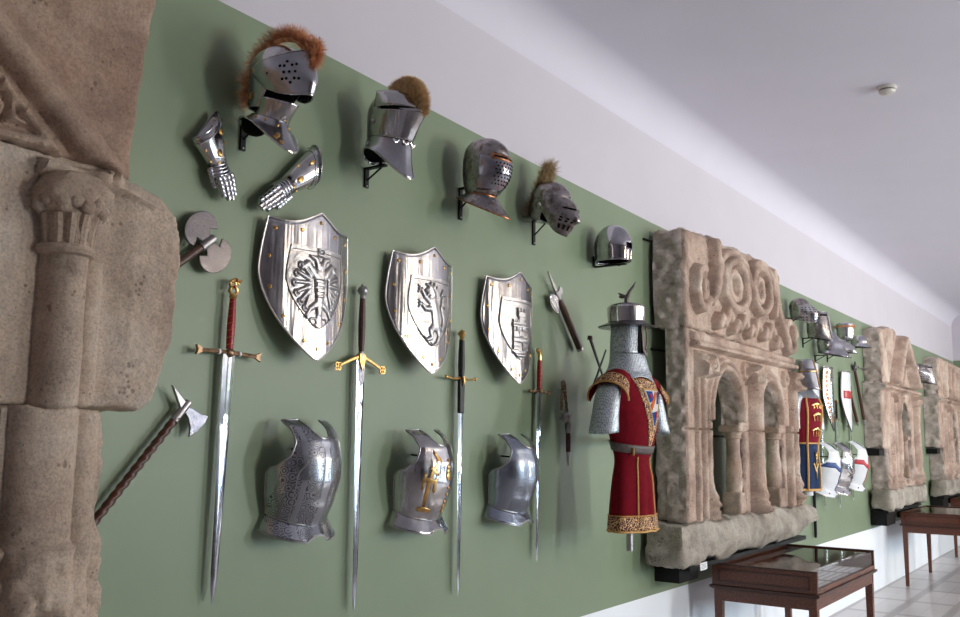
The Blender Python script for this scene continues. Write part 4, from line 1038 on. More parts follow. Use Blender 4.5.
# ================================================================== MANNEQUIN WITH MAROON TUNIC
def mannequin():
    o = Vector((4.47, 0, 1.175))
    t = thing('armour_mannequin', 'wall-mounted mannequin bust in mail coif and maroon velvet tunic with heraldic chest panel', 'mannequin', (o.x, -.33, o.z), None, (0, 0, radians(1)))
    rows = [(-.005, .182, .112, .088, -.01, 0, 0), (.12, .174, .104, .085, -.012, 0, 0), (.25, .165, .095, .075, -.014, 0, 0), (.345, .142, .082, .068, -.014, 0, 0), (.43, .160, .105, .082, -.012, 0, 0), (.55, .195, .132, .105, -.006, 0, 0), (.66, .212, .135, .115, 0, 0, 0), (.74, .212, .118, .11, 0, 0, 0), (.79, .170, .095, .092, 0, 0, 0), (.825, .095, .07, .07, 0, 0, 0)]
    base = hsurf(rows)
    def fn(th, v):
        p = base(th, v); z = p.z
        fold = max(0, 1-z/.38); k = 1+fold*.055*sin(th*9+1.3*sin(3*th))+.012*sin(th*5+z*9)
        return Vector((p.x*k, p.y*k, z))
    patch(fn, lsp(-pi, pi, 129), lsp(0, 1, 70)).build('tunic', 'maroon', t, solid=.004, angle=70)
    # front skirt opening edges with cord
    for u in (-.62, .30):
        m = MB(); m.tube([fn(u-.05*(1-v/.36), v)+Vector((0, -.005, 0)) for v in lsp(.05, .36, 14)], .0048, 6); m.build('cord_edging', 'goldcord', t)
    m = MB(); patch(lambda th, v: fn(th, .006+.062*v)*1.0+Vector((.0055*sin(th), -.0055*cos(th), 0)), lsp(-pi, pi, 129), lsp(0, 1, 5), m); m.build('hem_band', 'brocade', t, solid=.002)
    m = MB(); 
    m.tube([fn(th, .004)+Vector((.006*sin(th), -.006*cos(th), -.004)) for th in lsp(-pi, pi, 120)], .006, 6); m.tube([fn(th, .072)+Vector((.006*sin(th), -.006*cos(th), 0)) for th in lsp(-pi, pi, 120)], .0035, 5); m.build('hem_fringe', 'goldcord', t)
    # belt
    m = MB(); patch(lambda th, v: base(th, .395+.055*v-.018*cos(th))+Vector((.008*sin(th), -.008*cos(th), 0)), lsp(-pi, pi, 90), lsp(0, 1, 4), m); m.build('belt', 'belt', t, solid=.004)
    m = MB(); m.tube([fn(-.9, .42)+Vector((-.01, -.012, 0)), fn(-.9, .37)+Vector((-.012, -.014, 0))], .006, 6); m.build('belt_tag', 'gold', t)
    # heraldic panel
    V = lambda z: None
    def fz(x, z):   # surface by x, z on the chest front
        # find v
        v = (z+.005)/.83
        for _ in range(12):
            e = base(0, v).z-z; v -= e/.9
        a = abs(base(pi/2, v).x); th = math.asin(max(-.98, min(.98, x/max(a, .02))))
        return fn(th, v)
    def quad(c, mat, name, off, nu=10, nv=10, parent=t):
        def g(s, q):
            x = (c[0][0]*(1-s)+c[1][0]*s)*(1-q)+(c[3][0]*(1-s)+c[2][0]*s)*q; z = (c[0][1]*(1-s)+c[1][1]*s)*(1-q)+(c[3][1]*(1-s)+c[2][1]*s)*q
            p = fz(x, z); n = Vector((p.x*.9, p.y-.0, 0)).normalized(); return p+n*off
        return patch(g, lsp(0, 1, nu), lsp(0, 1, nv)).build(name, mat, parent, solid=.0012, angle=60)
    P = quad([(-.006, .39), (.006, .39), (.135, .765), (-.135, .765)], 'brocade', 'chest_panel', .005, 14, 24)
    m = MB()
    quad([(-.004, .50), (.004, .50), (.088, .715), (-.088, .715)], 'goldcord', 'panel_border', .0075, 12, 16)
    quad([(-.003, .515), (.003, .515), (.078, .706), (-.078, .706)], 'whitec', 'heraldic_field', .009, 12, 16)
    quad([(-.064, .700), (-.010, .700), (-.004, .66), (-.045, .64)], 'blue', 'blue_quarter', .0105)
    quad([(-.030, .59), (-.002, .525), (.004, .525), (.032, .60)], 'blue', 'blue_quarter', .0105)
    quad([(.02, .635), (.048, .64), (.068, .70), (.045, .70)], 'blue', 'blue_quarter', .0105)
    quad([(-.042, .628), (-.030, .600), (.040, .695), (.018, .700)], 'orange', 'orange_bend', .0115)
    quad([(-.045, .685), (-.022, .69), (-.020, .668), (-.036, .662)], 'redc', 'red_charge', .0125, 4, 4)
    quad([(.0, .585), (.022, .60), (.018, .57), (.002, .56)], 'redc', 'red_charge', .0125, 4, 4)
    # neck band
    m = MB(); patch(lambda th, v: fn(th, .90+.05*v)+Vector((.004*sin(th), -.004*cos(th), .003)), lsp(-pi, pi, 90), lsp(0, 1, 4), m); m.build('neck_band', 'brocade', t, solid=.002)
    for s in (-1, 1):
        # mail sleeve
        m = MB(); rg = []
        for z, x, r, ry in ((.775, .165, .055, .055), (.755, .21, .060, .062), (.71, .245, .060, .064), (.64, .276, .058, .066), (.57, .300, .060, .068), (.505, .318, .066, .074), (.485, .322, .067, .075)):
            rg.append([Vector((s*(x+r*cos(q)), -.005+ry*sin(q)-.012*(.775-z)*3, z-.03*cos(q)*(1 if z > .7 else .3))) for q in [2*pi*k/24 for k in range(24)]])
        m.loft(rg, c0=False, c1=False); m.build('mail_sleeve', 'mail', t, solid=.004)
        # shoulder cap of tunic with brocade
        def cap(u, v, off=0):
            q = pi*(u-.5)*1.12; r = .060+.024*v+off; 
            return Vector((s*(.145+.100*v+.030*cos(q)*v+off), -.004-(r+.012)*sin(q)*(1+.12*v), .800-.10*v**1.6*(1-.25*cos(q))-.045*(1-cos(q))+.012*cos(q)+off))
        patch(lambda u, v: cap(u, v), lsp(0, 1, 30), lsp(0, 1, 12)).build('shoulder_cap', 'maroon', t, solid=.004)
        patch(lambda u, v: cap(u, .50+.5*v, .004), lsp(0, 1, 30), lsp(0, 1, 8)).build('shoulder_band', 'brocade', t, solid=.002)
        m = MB(); m.tube([cap(u, 1.0, .005) for u in lsp(0, 1, 30)], .0048, 6); m.build('shoulder_fringe', 'goldcord', t)
    # mail coif
    cf = hsurf([(.775, .175, .125, .115, .0, 0, -.12), (.815, .145, .105, .10, 0, 0, -.08), (.86, .118, .092, .095, .0, 0, 0), (.91, .098, .084, .092, .004, 0, 0), (.97, .084, .082, .09, .006, 0, 0), (1.04, .075, .082, .086, .006, 0, 0), (1.10, .070, .078, .082, .006, 0, 0), (1.15, .05, .055, .06, .006, 0, 0)])
    def cfn(th, v):
        p = cf(th, v); k = 1+.02*sin(th*6+4*v); return Vector((p.x*k, p.y*k, p.z-.012*sin(th*4)*(1 if v < .1 else 0)))
    m = MB(); patch(cfn, lsp(-pi, pi, 80), lsp(0, .40, 24), m); patch(cfn, lsp(.42, 2*pi-.42, 70), lsp(.40, .82, 18), m); patch(cfn, lsp(-pi, pi, 80), lsp(.82, 1, 8), m)
    m.build('mail_coif', 'mail', t, solid=.004)
    m = MB(); m.lathe([(.066, .80), (.068, .95), (.072, 1.03), (.06, 1.1)], (0, .0, 0), 20); m.build('coif_dark_fill', 'void', t)  # near-black filler stands in for the shade inside the empty coif
    m = MB(); m.tube([(-.03, -.092, 1.06), (-.034, -.100, .98), (-.022, -.098, .92), (.0, -.096, .905), (.012, -.102, .89)], [.010, .011, .012, .016, .008], 7, sq=.5); m.tube([(.03, -.09, 1.06), (.03, -.097, .98), (.012, -.098, .92)], .009, 7, sq=.5); m.build('chin_strap', 'browngrip', t)
    m = MB(); m.tube([(0, 0, .02), (0, 0, -.115)], .018, 14); m.build('support_post', 'relief', t)
    m = MB(); m.tube([(.05, .04, .45), (.66, .325, .45)], .010, 8); m.build('wall_arm', 'black', t)
    h = thing('kettle_hat', 'wide-brimmed steel kettle hat with small dark finial, on the mail coif', 'helmet', (o.x-.01, -.325, o.z+1.055), None, (0, 0, radians(1)))
    m = MB(); m.lathe([(.147, -.014), (.152, -.010), (.098, .012), (.097, .02)], n=48, sx=.92); m.build('brim', 'bladedark', h, solid=.002)
    m = MB(); m.lathe([(.096, .010), (.101, .05), (.102, .092), (.096, .098)], n=48, sx=.94); m.build('crown_band', 'shield', h)
    m = MB(); m.lathe([(.098, .094), (.085, .106), (.05, .116), (.002, .121)], n=48, sx=.94); m.build('crown_top', 'bladedark', h)
    m = MB(); m.tube([(0, .0, .118), (0, -.004, .145), (.006, -.018, .18), (.012, -.036, .205), (.014, -.05, .232)], [.012, .013, .009, .007, .002], 8)
    m.ball((0, .02, .155), .014, 8, 1, 1.6, .8); m.tube([(0, .02, .16), (0, .045, .175)], [.01, .003], 6); m.build('finial', 'belt', h)
mannequin()
# dark crossed pieces behind the mannequin
a = W(590, 338, .06); b = W(602, 374, .06); c0 = W(590, 396, .06); c1 = W(606, 350, .06)
t = thing('crossbow_frame', 'dark forked iron piece on the wall just behind the mannequin shoulder', 'weapon', a, None)
m = MB(); m.tube([(0, 0, 0), b-a], [.012, .008], 8, sq=.6); m.build('arm', 'black', t)
m = MB(); m.tube([c0-a, c1-a], [.011, .006], 8, sq=.6); m.tube([(b-a), (b-a)+Vector((-.03, 0, -.16))], [.008, .014], 8, sq=.6); m.build('stock', 'black', t)
m = MB(); m.lathe([(.016, -.01), (.013, .012)], (0, 0, 0), 10); m.build('end_cap', 'browngrip', t)
# ================================================================== CARVED STONE FACADES
def leafy(x, z, x0, x1, z0, z1, h, s=.035, seed=1):
    m = (x > x0) & (x < x1) & (z > z0) & (z < z1)
    ex = np.clip(np.minimum(x-x0, x1-x)/.015, 0, 1)*np.clip(np.minimum(z-z0, z1-z)/.015, 0, 1)
    return np.where(m, h*ex*(.55+.9*np.abs(vn(x, z, s, seed))*1.6), 0)
def facadeA():
    t = thing('carved_stone_facade', 'huge pinkish carved stone facade filling the left edge, with column, capital and sloping gable moulding', 'stone carving', (0, 0, 0), 'carved stone facades')
    y0 = .0; d = .30
    def r1(x, z):
        g1 = [(.72, 2.955), (1.07, 2.595), (1.40, 2.30)]
        h = np.maximum(ridge(x, z, g1, .040, .052), ridge(x, z, [(a, b+.012) for a, b in g1], .050, .034))
        h = np.maximum(h, ridge(x, z, [(.66, 2.91), (1.03, 2.525), (1.27, 2.30)], .014, .030))
        line = 2.595-(x-1.07)*.92+.0
        under = z < line-.075*1.2
        h = np.where(under & (h <= 0), -.035, h)
        h = np.maximum(h, np.where(under, leafy(x, z, .8, 1.215, 2.36, 2.50, .06, .028, 4)-.035, -1))
        h = np.maximum(h, ridge(x, z, [(.5, 2.315), (1.20, 2.33)], .03, .03))
        return h
    slab('upper_block', poly_sdf([(.45, 2.325), (1.38, 2.325), (1.47, 2.31), (1.475, 2.45), (1.49, 2.65), (1.515, 2.85), (1.52, 3.01), (.45, 3.01)], .012, .08, 1), (.44, 1.56, 2.28, 3.03), .0065, r1, ['stoneA', 'stoneA'], t, .004, d, .006, 1)
    def r2(x, z):
        h = 0*x
        # recessed field left of the column with roundel
        h = np.where(x < 1.20, -.035, h)
        for c, R in (((1.06, 2.155), .125), ((1.06, 2.155), .085)):
            dd = np.sqrt((x-c[0])**2+(z-c[1])**2); h = np.maximum(h, np.where(np.abs(dd-R) < .016, -.035+.03*np.sqrt(np.maximum(0, 1-((dd-R)/.016)**2)), -1))
        h = np.maximum(h, ridge(x, z, arc(1.06, 2.155, .05, .05, 20, 300, 10), .016, .02)-.035)
        h = np.maximum(h, ridge(x, z, [(.98, 2.0), (1.10, 1.93), (1.16, 1.84), (1.185, 1.69)], .02, .028)-.035)
        h = np.maximum(h, ridge(x, z, [(.95, 1.93), (1.06, 1.86), (1.12, 1.78), (1.14, 1.69)], .012, .018)-.035)
        # engaged shaft and second roll
        tp = (z-1.69)/.38
        q = (x-(1.285+.0*tp)); h = np.maximum(h, np.where((np.abs(q) < .057) & (z < 2.085), .078*np.sqrt(np.maximum(0, 1-(q/.057)**2)), -1))
        h = h+leafy(x, z, 1.17, 1.40, 2.26, 2.31, .06, .05, 12)
        q = x-1.37; h = np.maximum(h, np.where((np.abs(q) < .03) & (z < 2.07), .02*np.sqrt(np.maximum(0, 1-(q/.03)**2)), -1))
        # right field: slight scoop and ledge
        h = h+np.where(x > 1.42, .02*np.clip((x-1.42)/.06, 0, 1), 0)
        h = np.maximum(h, ridge(x, z, [(1.36, 2.285), (1.44, 2.27), (1.53, 2.245)], .010, .035))
        h = np.maximum(h, leafy(x, z, 1.36, 1.44, 2.255, 2.32, .05, .03, 8))
        return h
    slab('middle_block', poly_sdf([(.45, 2.322), (1.39, 2.325), (1.49, 2.30), (1.56, 2.28), (1.615, 2.235), (1.63, 2.16), (1.627, 2.0), (1.615, 1.88), (1.60, 1.80), (1.57, 1.715), (1.52, 1.685), (1.42, 1.69), (.45, 1.69)], .014, .07, 2), (.44, 1.66, 1.66, 2.35), .0055, r2, ['stoneA2', 'stoneA2'], t, .004, d+.004, .007, 2)
    # capital: leafy block, bell with leaves, necking ring
    m = MB(); P = []
    xc, yc = 1.285, -(d+.02)
    def sq(z, w, dp, n=36, p=4, wob=0):
        out = []
        for k in range(n):
            a = 2*pi*k/n; c, s = cos(a), sin(a); r = 1/((abs(c)**p+abs(s)**p)**(1/p)); w1 = 1+wob*sin(a*7+z*60)+wob*.6*sin(a*13-z*90)
            out.append(Vector((xc+w*c*r*w1, yc+dp*s*r*w1, z)))
        return out
    m.loft([sq(2.165, .070, .078, 60, 3, .05), sq(2.18, .084, .092, 60, 3, .08), sq(2.205, .090, .098, 60, 3.5, .06), sq(2.23, .088, .094, 60, 4, .05), sq(2.262, .070, .080, 60, 3, .06), sq(2.275, .05, .06, 60, 3, .0)])
    for k in range(9):
        a = pi+pi*(k+.5)/9; m.ball((xc+.080*cos(a), yc+.088*sin(a), 2.182+.012*(k % 2)), .020, 8, 1.1, 1, .9); m.ball((xc+.074*cos(a+.1), yc+.082*sin(a+.1), 2.228-.008*(k % 3)), .018, 8, 1.2, 1, .8)
    m.build('capital_abacus', 'stoneA2', t, angle=70)
    m = MB(); m.loft([sq(2.085, .058, .074, 48, 2, .02), sq(2.11, .060, .077, 48, 2, .04), sq(2.15, .066, .083, 48, 2, .05), sq(2.172, .070, .088, 48, 2, .03)]); m.build('capital_bell', 'stoneA2', t, angle=70)
    m = MB()
    for k in range(7):
        a = pi+pi*(k+.5)/7; m.tube([(xc+.056*cos(a), yc+.070*sin(a), 2.09), (xc+.058*cos(a), yc+.074*sin(a), 2.13), (xc+.068*cos(a), yc+.084*sin(a), 2.165)], [.010, .013, .012], 7)
    m.build('capital_leaves', 'stoneA2', t)
    m = MB(); m.lathe([(.058, 2.062), (.068, 2.066), (.072, 2.076), (.068, 2.088), (.060, 2.092)], (xc, yc, 0), 32, 1, 1.15); m.build('necking_ring', 'stoneA2', t)
    def r3(x, z):
        h = 0*x
        h = np.where(x < 1.165, -.04, h)
        q = x-1.27; h = np.maximum(h, np.where(np.abs(q) < .085, .070*np.sqrt(np.maximum(0, 1-(q/.085)**2)), -1))
        q = x-1.385; h = np.maximum(h, np.where(np.abs(q) < .035, .022*np.sqrt(np.maximum(0, 1-(q/.035)**2)), -1))
        h = h+leafy(x, z, 1.10, 1.36, 1.14, 1.36, .035, .045, 5)
        h = h+.016*np.clip((1.36-z)/.2, 0, 1)*fbm(x, z, .05, 31)*2
        return h
    slab('lower_block', poly_sdf([(.45, 1.682), (1.435, 1.682), (1.445, 1.55), (1.44, 1.42), (1.465, 1.33), (1.47, 1.22), (1.45, 1.10), (1.46, .98), (.45, .98)], .016, .07, 3), (.44, 1.50, .96, 1.70), .006, r3, ['stoneA2', 'stoneA2'], t, .004, d+.002, .007, 3)
    rock('base_stone', .45, 1.62, -.34, -.03, .74, .975, ['basestone', 'basestone'], t, .03, .02, 4)
    t2 = thing('stone_support_shelf', 'black support under the large left stone facade', 'support', (0, 0, 0), 'black supports under the stones')
    m = MB(); m.box((1.0, -.13, .70), (1.0, .25, .03)); m.build('shelf_plate', 'black', t2, smooth=False)
    m = MB(); m.box((1.0, -.10, .64), (.5, .18, .09)); m.build('support_box', 'black', t2, smooth=False)
facadeA()
def ring_h(x, z, cx, cz, rx, rz, w, h):
    dd = np.sqrt(((x-cx)/rx)**2+((z-cz)/rz)**2)-1; k = dd*min(rx, rz)/w
    return h*np.sqrt(np.maximum(0, 1-np.abs(k)**PW))
def column(name, x, y, z0, z1, r, parent, mat='stoneB'):
    H = z1-z0
    m = MB(); m.lathe([(r*.95, z0+.14), (r*1.02, z0+.2), (r*1.0, z0+.32), (r*.8, z0+.42), (r*.84, z1-.07)], (x, y, 0), 20); o = m.build('column_shaft', mat, parent)
    rock('column_base', x-r*1.25, x+r*1.25, y-r*1.25, y+r*1.25, z0-.004, z0+.15, [mat, mat], parent, .014, .012, int(x*10), .014)
    m = MB(); m.lathe([(r*.9, z1-.08), (r*1.1, z1-.072), (r*.95, z1-.06), (r*1.2, z1-.02), (r*1.35, z1-.0)], (x, y, 0), 20)
    m.build('column_capital', mat, parent)
    rock('column_abacus', x-r*1.5, x+r*1.5, y-r*1.4, y+r*1.4, z1-.03, z1+.018, [mat, mat], parent, .014, .010, int(x*7), .012)
def facadeB():
    t = thing('carved_stone_facade', 'carved stone facade in the centre with two round arches on small columns and scrolls above', 'stone carving', (-.11, 0, 0), 'carved stone facades')
    global PW; PW = 4
    d = .14
    def ru(x, z):
        h = -.035+0*x
        for a in ((6.36, 2.70, .225, .165, .034, .075), (6.36, 2.70, .12, .095, .03, .05), (6.90, 2.74, .19, .165, .032, .07), (6.90, 2.74, .09, .085, .028, .045), (7.60, 2.46, .13, .12, .034, .06)): h = np.maximum(h, ring_h(x, z, *a))
        h = np.maximum(h, ridge(x, z, [(6.0, 2.93), (6.03, 2.78), (5.97, 2.62), (5.88, 2.52)], [.05, .05, .05, .03], .075))
        h = np.maximum(h, ridge(x, z, arc(6.36, 2.66, .33, .27, 170, 20, 14), .030, .06))
        h = np.maximum(h, ridge(x, z, arc(6.93, 2.68, .31, .27, 120, -20, 12), .030, .06))
        h = np.maximum(h, ridge(x, z, [(7.20, 2.92), (7.26, 2.70), (7.38, 2.55), (7.5, 2.42), (7.56, 2.36)], .040, .065))
        h = np.maximum(h, ridge(x, z, arc(5.76, 2.60, .10, .13, 80, 330, 12), [.035]*13, .07)); h = np.maximum(h, ring_h(x, z, 5.80, 2.60, .03, .04, .03, .055))
        for k, (cx, cz) in enumerate(((6.08, 2.42), (6.22, 2.47), (6.36, 2.41), (6.52, 2.46), (6.66, 2.41), (6.80, 2.46), (6.98, 2.42), (7.12, 2.46), (7.26, 2.38))):
            h = np.maximum(h, ridge(x, z, [(cx-.05, cz-.03), (cx, cz+.03), (cx+.05, cz-.01)], .036, .07-.01*(k % 2)))
        h = h+.009*fbm(x, z, .09, 41, 5)+.006*fbm(x, z, .03, 4, 3)
        return h
    slab('upper_block', poly_sdf([(5.58, 2.34), (5.55, 2.5), (5.55, 2.75), (5.57, 2.96), (5.85, 2.975), (6.3, 2.985), (6.9, 2.99), (7.36, 2.985), (7.48, 2.95), (7.50, 2.8), (7.51, 2.6), (7.60, 2.61), (7.72, 2.56), (7.76, 2.46), (7.73, 2.36), (7.60, 2.31), (7.3, 2.30), (6.7, 2.31), (6.1, 2.335)], .02, .12, 11), (5.48, 7.95, 2.26, 3.02), .0085, ru, ['stoneB', 'cutstone'], t, .03, .215, .006, 12, 8, .05, .02)
    zs = 1.70
    body = poly_sdf([(5.575, 1.125), (5.58, 1.45), (5.575, zs-.01), (5.59, zs+.0), (5.585, 2.0), (5.58, 2.335), (6.3, 2.325), (7.2, 2.305), (7.75, 2.30), (7.77, 2.1), (7.745, 1.6), (7.75, 1.125)], .009, .1, 13)
    def arch(cx, r, z0, z1):
        return lambda x, z: np.where(z > z1, np.sqrt((x-cx)**2+((z-z1)*.94)**2)-r, np.maximum(np.abs(x-cx)-r, z0-z))
    a1 = arch(6.25, .27, 1.0, 1.80); a2 = arch(7.15, .245, 1.0, 1.80)
    a3 = lambda x, z: np.minimum(np.maximum(np.abs(x-6.40)-.20, z-1.69), np.maximum(np.abs(x-7.29)-.19, z-1.69))
    sdf = lambda x, z: np.maximum(body(x, z), -np.minimum(np.minimum(a1(x, z), a2(x, z)), a3(x, z)))
    def rm(x, z):
        h = -.0+0*x
        for cx, r0 in ((6.25, .27), (7.15, .245)):
            dd = np.sqrt((x-cx)**2+((z-1.80)*.94)**2); up = z > 1.76
            for R, w, q in ((r0+.03, .022, .035), (r0+.08, .018, .025)): h = np.maximum(h, np.where(up, q*np.sqrt(np.maximum(0, 1-((dd-R)/w)**2)), 0))
        for xc, w, q, z1 in ((5.72, .028, .03, 2.2), (5.80, .03, .04, 2.2), (5.895, .035, .035, 1.75), (6.76, .075, .085, 2.08), (7.58, .04, .05, 1.75), (7.68, .05, .06, 2.1)):
            h = np.maximum(h, np.where(z < z1, q*np.sqrt(np.maximum(0, 1-((x-xc)/w)**2)), 0))
        h = np.maximum(h, ridge(x, z, [(5.66, 2.235), (7.84, 2.225)], .022, .06)); h = np.maximum(h, ridge(x, z, [(5.66, 2.285), (7.84, 2.275)], .03, .035))
        for cx in (5.80, 6.73, 7.73): h = np.maximum(h, leafy(x, z, cx-.10, cx+.10, 2.02, 2.19, .10, .05, int(cx*10)))
        for cx in (6.02, 6.60, 6.92, 7.52): h = np.maximum(h, ring_h(x, z, cx, 2.12, .045, .045, .02, .03))
        for cx in (5.90, 6.76, 7.68): 
            k = np.exp(-((x-cx)/.05)**2-((z-1.2)/.10)**2); h = h+k*(.03+.09*fbm(x, z, .05, 77))
        h = np.where(np.abs(z-zs) < .006, h-.02, h)
        h = h+.004*fbm(x, z, .11, 51, 5)+.004*fbm(x, z, .025, 5, 3)
        return h
    slab('arcade_block', sdf, (5.33, 7.93, 1.10, 2.37), .0095, rm, ['stoneB', 'cutstone'], t, .10, d, .003, 14, 8, .04, .016)
    column('column', 6.57, -.165, 1.125, 1.72, .056, t); column('column', 7.45, -.165, 1.125, 1.72, .056, t)
    rock('side_block', 5.578, 5.80, -.228, -.03, 1.13, 1.69, ['cutstone', 'cutstone'], t, .016, .02, 17, .012)
    def shp(p):
        x, y, z = p; q = max(0, (x-7.1)/.95)
        if z < 1.05: z += (1.05-z)*.75*q*q
        if x > 5.75 and y < -.12: y -= .05*max(0, sin((z-.89)/.24*pi))*min(1, (x-5.75)/.3)
        if x > 5.75: z += .01*sin(x*9)
        return (x, y, z)
    rock('base_stone', 5.39, 8.02, -.275, -.03, .893, 1.128, ['basestone', 'basestone'], t, .018, .035, 21, .018, shp)
    for z, x in ((2.90, 5.50), (2.20, 5.60)):
        m = MB(); m.tube([(x-.03, -.008, z), (x+.12, -.03, z)], .008, 6); m.build('support_pin', 'black', t)
    m = MB(); m.box((6.35, -.012, 1.66), (.9, .012, .014)); m.build('support_rail', 'black', t)
    PW = 2
    s = thing('stone_support_shelf', 'black support shelf under the two-arched central stone, above the nearer table', 'support', (0, 0, 0), 'black supports under the stones')
    m = MB(); m.box((6.65, -.13, .862), (2.4, .235, .03)); m.build('shelf_plate', 'black', s, smooth=False)
    for xx in (5.63, 7.45): m = MB(); m.box((xx, -.085, .805), (.30, .16, .085)); m.build('support_box', 'black', s, smooth=False)
    c = thing('label_card', 'small white label card on the black shelf beneath the central stone', 'label', (5.66, -.2492, .856), None, (radians(-2), 0, 0))
    m = MB(); m.box((0, 0, 0), (.11, .004, .045)); m.build('card', 'card', c, smooth=False)
    m = MB()
    for k in range(4): m.box((0, -.0025, .012-.008*k), (.085-.01*(k % 2), .0006, .0022))
    m.build('printed_lines', 'grey_plastic', c, smooth=False)
facadeB()
def facadeC(x0, label, seed, W_=1.9, gable=True, shelf=''):
    t = thing('carved_stone_facade', label, 'stone carving', (0, 0, 0), 'carved stone facades'); d = .20; cx = x0+1.18
    def ru(x, z):
        h = -.02+0*x
        if gable:
            h = np.maximum(h, ridge(x, z, [(x0+.40, 2.33), (cx-.30, 2.88)], .05, .13)); h = np.maximum(h, ridge(x, z, [(cx-.28, 2.88), (x0+1.62, 2.33)], .05, .13))
            h = np.maximum(h, ring_h(x, z, cx-.25, 2.50, .10, .10, .03, .05))
        else:
            for k in range(5): h = np.maximum(h, ridge(x, z, [(x0+.35+.33*k, 2.33), (x0+.42+.33*k, 2.8)], .05, .07))
        return h+.012*fbm(x, z, .12, seed, 5)
    top = [(x0+.02, 2.31), (x0-.02, 2.6), (x0+.02, 2.90), (x0+.3, 2.94), (x0+.5, 2.98), (x0+.75, 2.96), (x0+.9, 2.91), (x0+1.1, 2.88), (x0+1.3, 2.68), (x0+1.62, 2.40), (x0+1.70, 2.31)] if gable else [(x0+.02, 2.28), (x0, 2.6), (x0+.05, 2.87), (x0+.6, 2.89), (x0+1.5, 2.87), (x0+1.9, 2.8), (x0+1.95, 2.28)]
    slab('gable_block', poly_sdf(top, .03, .15, seed), (x0-.1, x0+2.1, 2.2, 3.0), .018, ru, ['stoneB', 'cutstone'], t, .004, d, .006, seed, 6, .05, .02)
    body = poly_sdf([(x0+.16, 1.115), (x0+.16, 1.56), (x0-.10, 1.58), (x0-.12, 1.9), (x0-.10, 2.30), (x0+1.95, 2.30), (x0+1.95, 1.115)], .02, .12, seed+2)
    ap = lambda x, z: np.where(z > 1.68, np.maximum(np.sqrt((x-cx+.13)**2+(z-1.68)**2)-.47, np.sqrt((x-cx-.13)**2+(z-1.68)**2)-.47), np.maximum(np.abs(x-cx)-.34, 1.20-z))
    sdf = lambda x, z: np.maximum(body(x, z), -ap(x, z))
    def rm(x, z):
        h = 0*x
        for xc, w, q in ((x0+.30, .035, .04), (x0+.42, .035, .05), (x0+.56, .05, .07), (x0+1.66, .06, .07), (x0+1.82, .05, .05)): h = np.maximum(h, np.where(z < 2.15, q*np.sqrt(np.maximum(0, 1-((x-xc)/w)**2)), 0))
        h = np.maximum(h, ridge(x, z, [(x0-.1, 2.26), (x0+1.95, 2.26)], .03, .06))
        for xc in (x0+.5, x0+1.7): h = np.maximum(h, leafy(x, z, xc-.16, xc+.14, 2.08, 2.22, .10, .05, seed+3))
        h = h+.05*np.exp(-((z-1.2)/.1)**2)*fbm(x, z, .06, 3)*2
        return h+.006*fbm(x, z, .1, seed+8, 5)
    slab('arch_block', sdf, (x0-.2, x0+2.05, 1.08, 2.34), .018, rm, ['stoneB', 'cutstone'], t, .004, d, .004, seed+4, 6, .04, .016)
    column('column', cx+.30, -.10, 1.215, 1.70, .05, t)
    rock('base_stone', x0-.06, x0+1.96, -.25, -.03, .905, 1.118, ['basestone', 'basestone'], t, .03, .035, seed+6, .03)
    m = MB(); m.tube([(x0-.28, -.012, 2.46), (x0+.05, -.03, 2.46)], .010, 6); m.build('support_pin', 'relief', t)
    s = thing('stone_support_shelf', shelf, 'support', (0, 0, 0), 'black supports under the stones')
    m = MB(); m.box((x0+.95, -.10, .872), (1.9, .185, .03)); m.build('shelf_plate', 'black', s, smooth=False)
    for xx in (.22, 1.6): m = MB(); m.box((x0+xx, -.09, .79), (.42, .17, .13)); m.build('support_box', 'black', s, smooth=False)
    m = MB(); m.box((x0+.02, -.08, 1.525), (.24, .14, .07)); m.build('side_bracket', 'black', t, smooth=False)
    return t
facadeC(11.15, 'smaller carved stone facade with pointed gable and narrow arch, beyond the far mannequin', 60, shelf='black support shelf under the gabled stone facade')
facadeC(14.75, 'farthest carved stone facade, cut by the right edge, without a gable', 90, gable=False, shelf='black support shelf under the farthest stone facade')
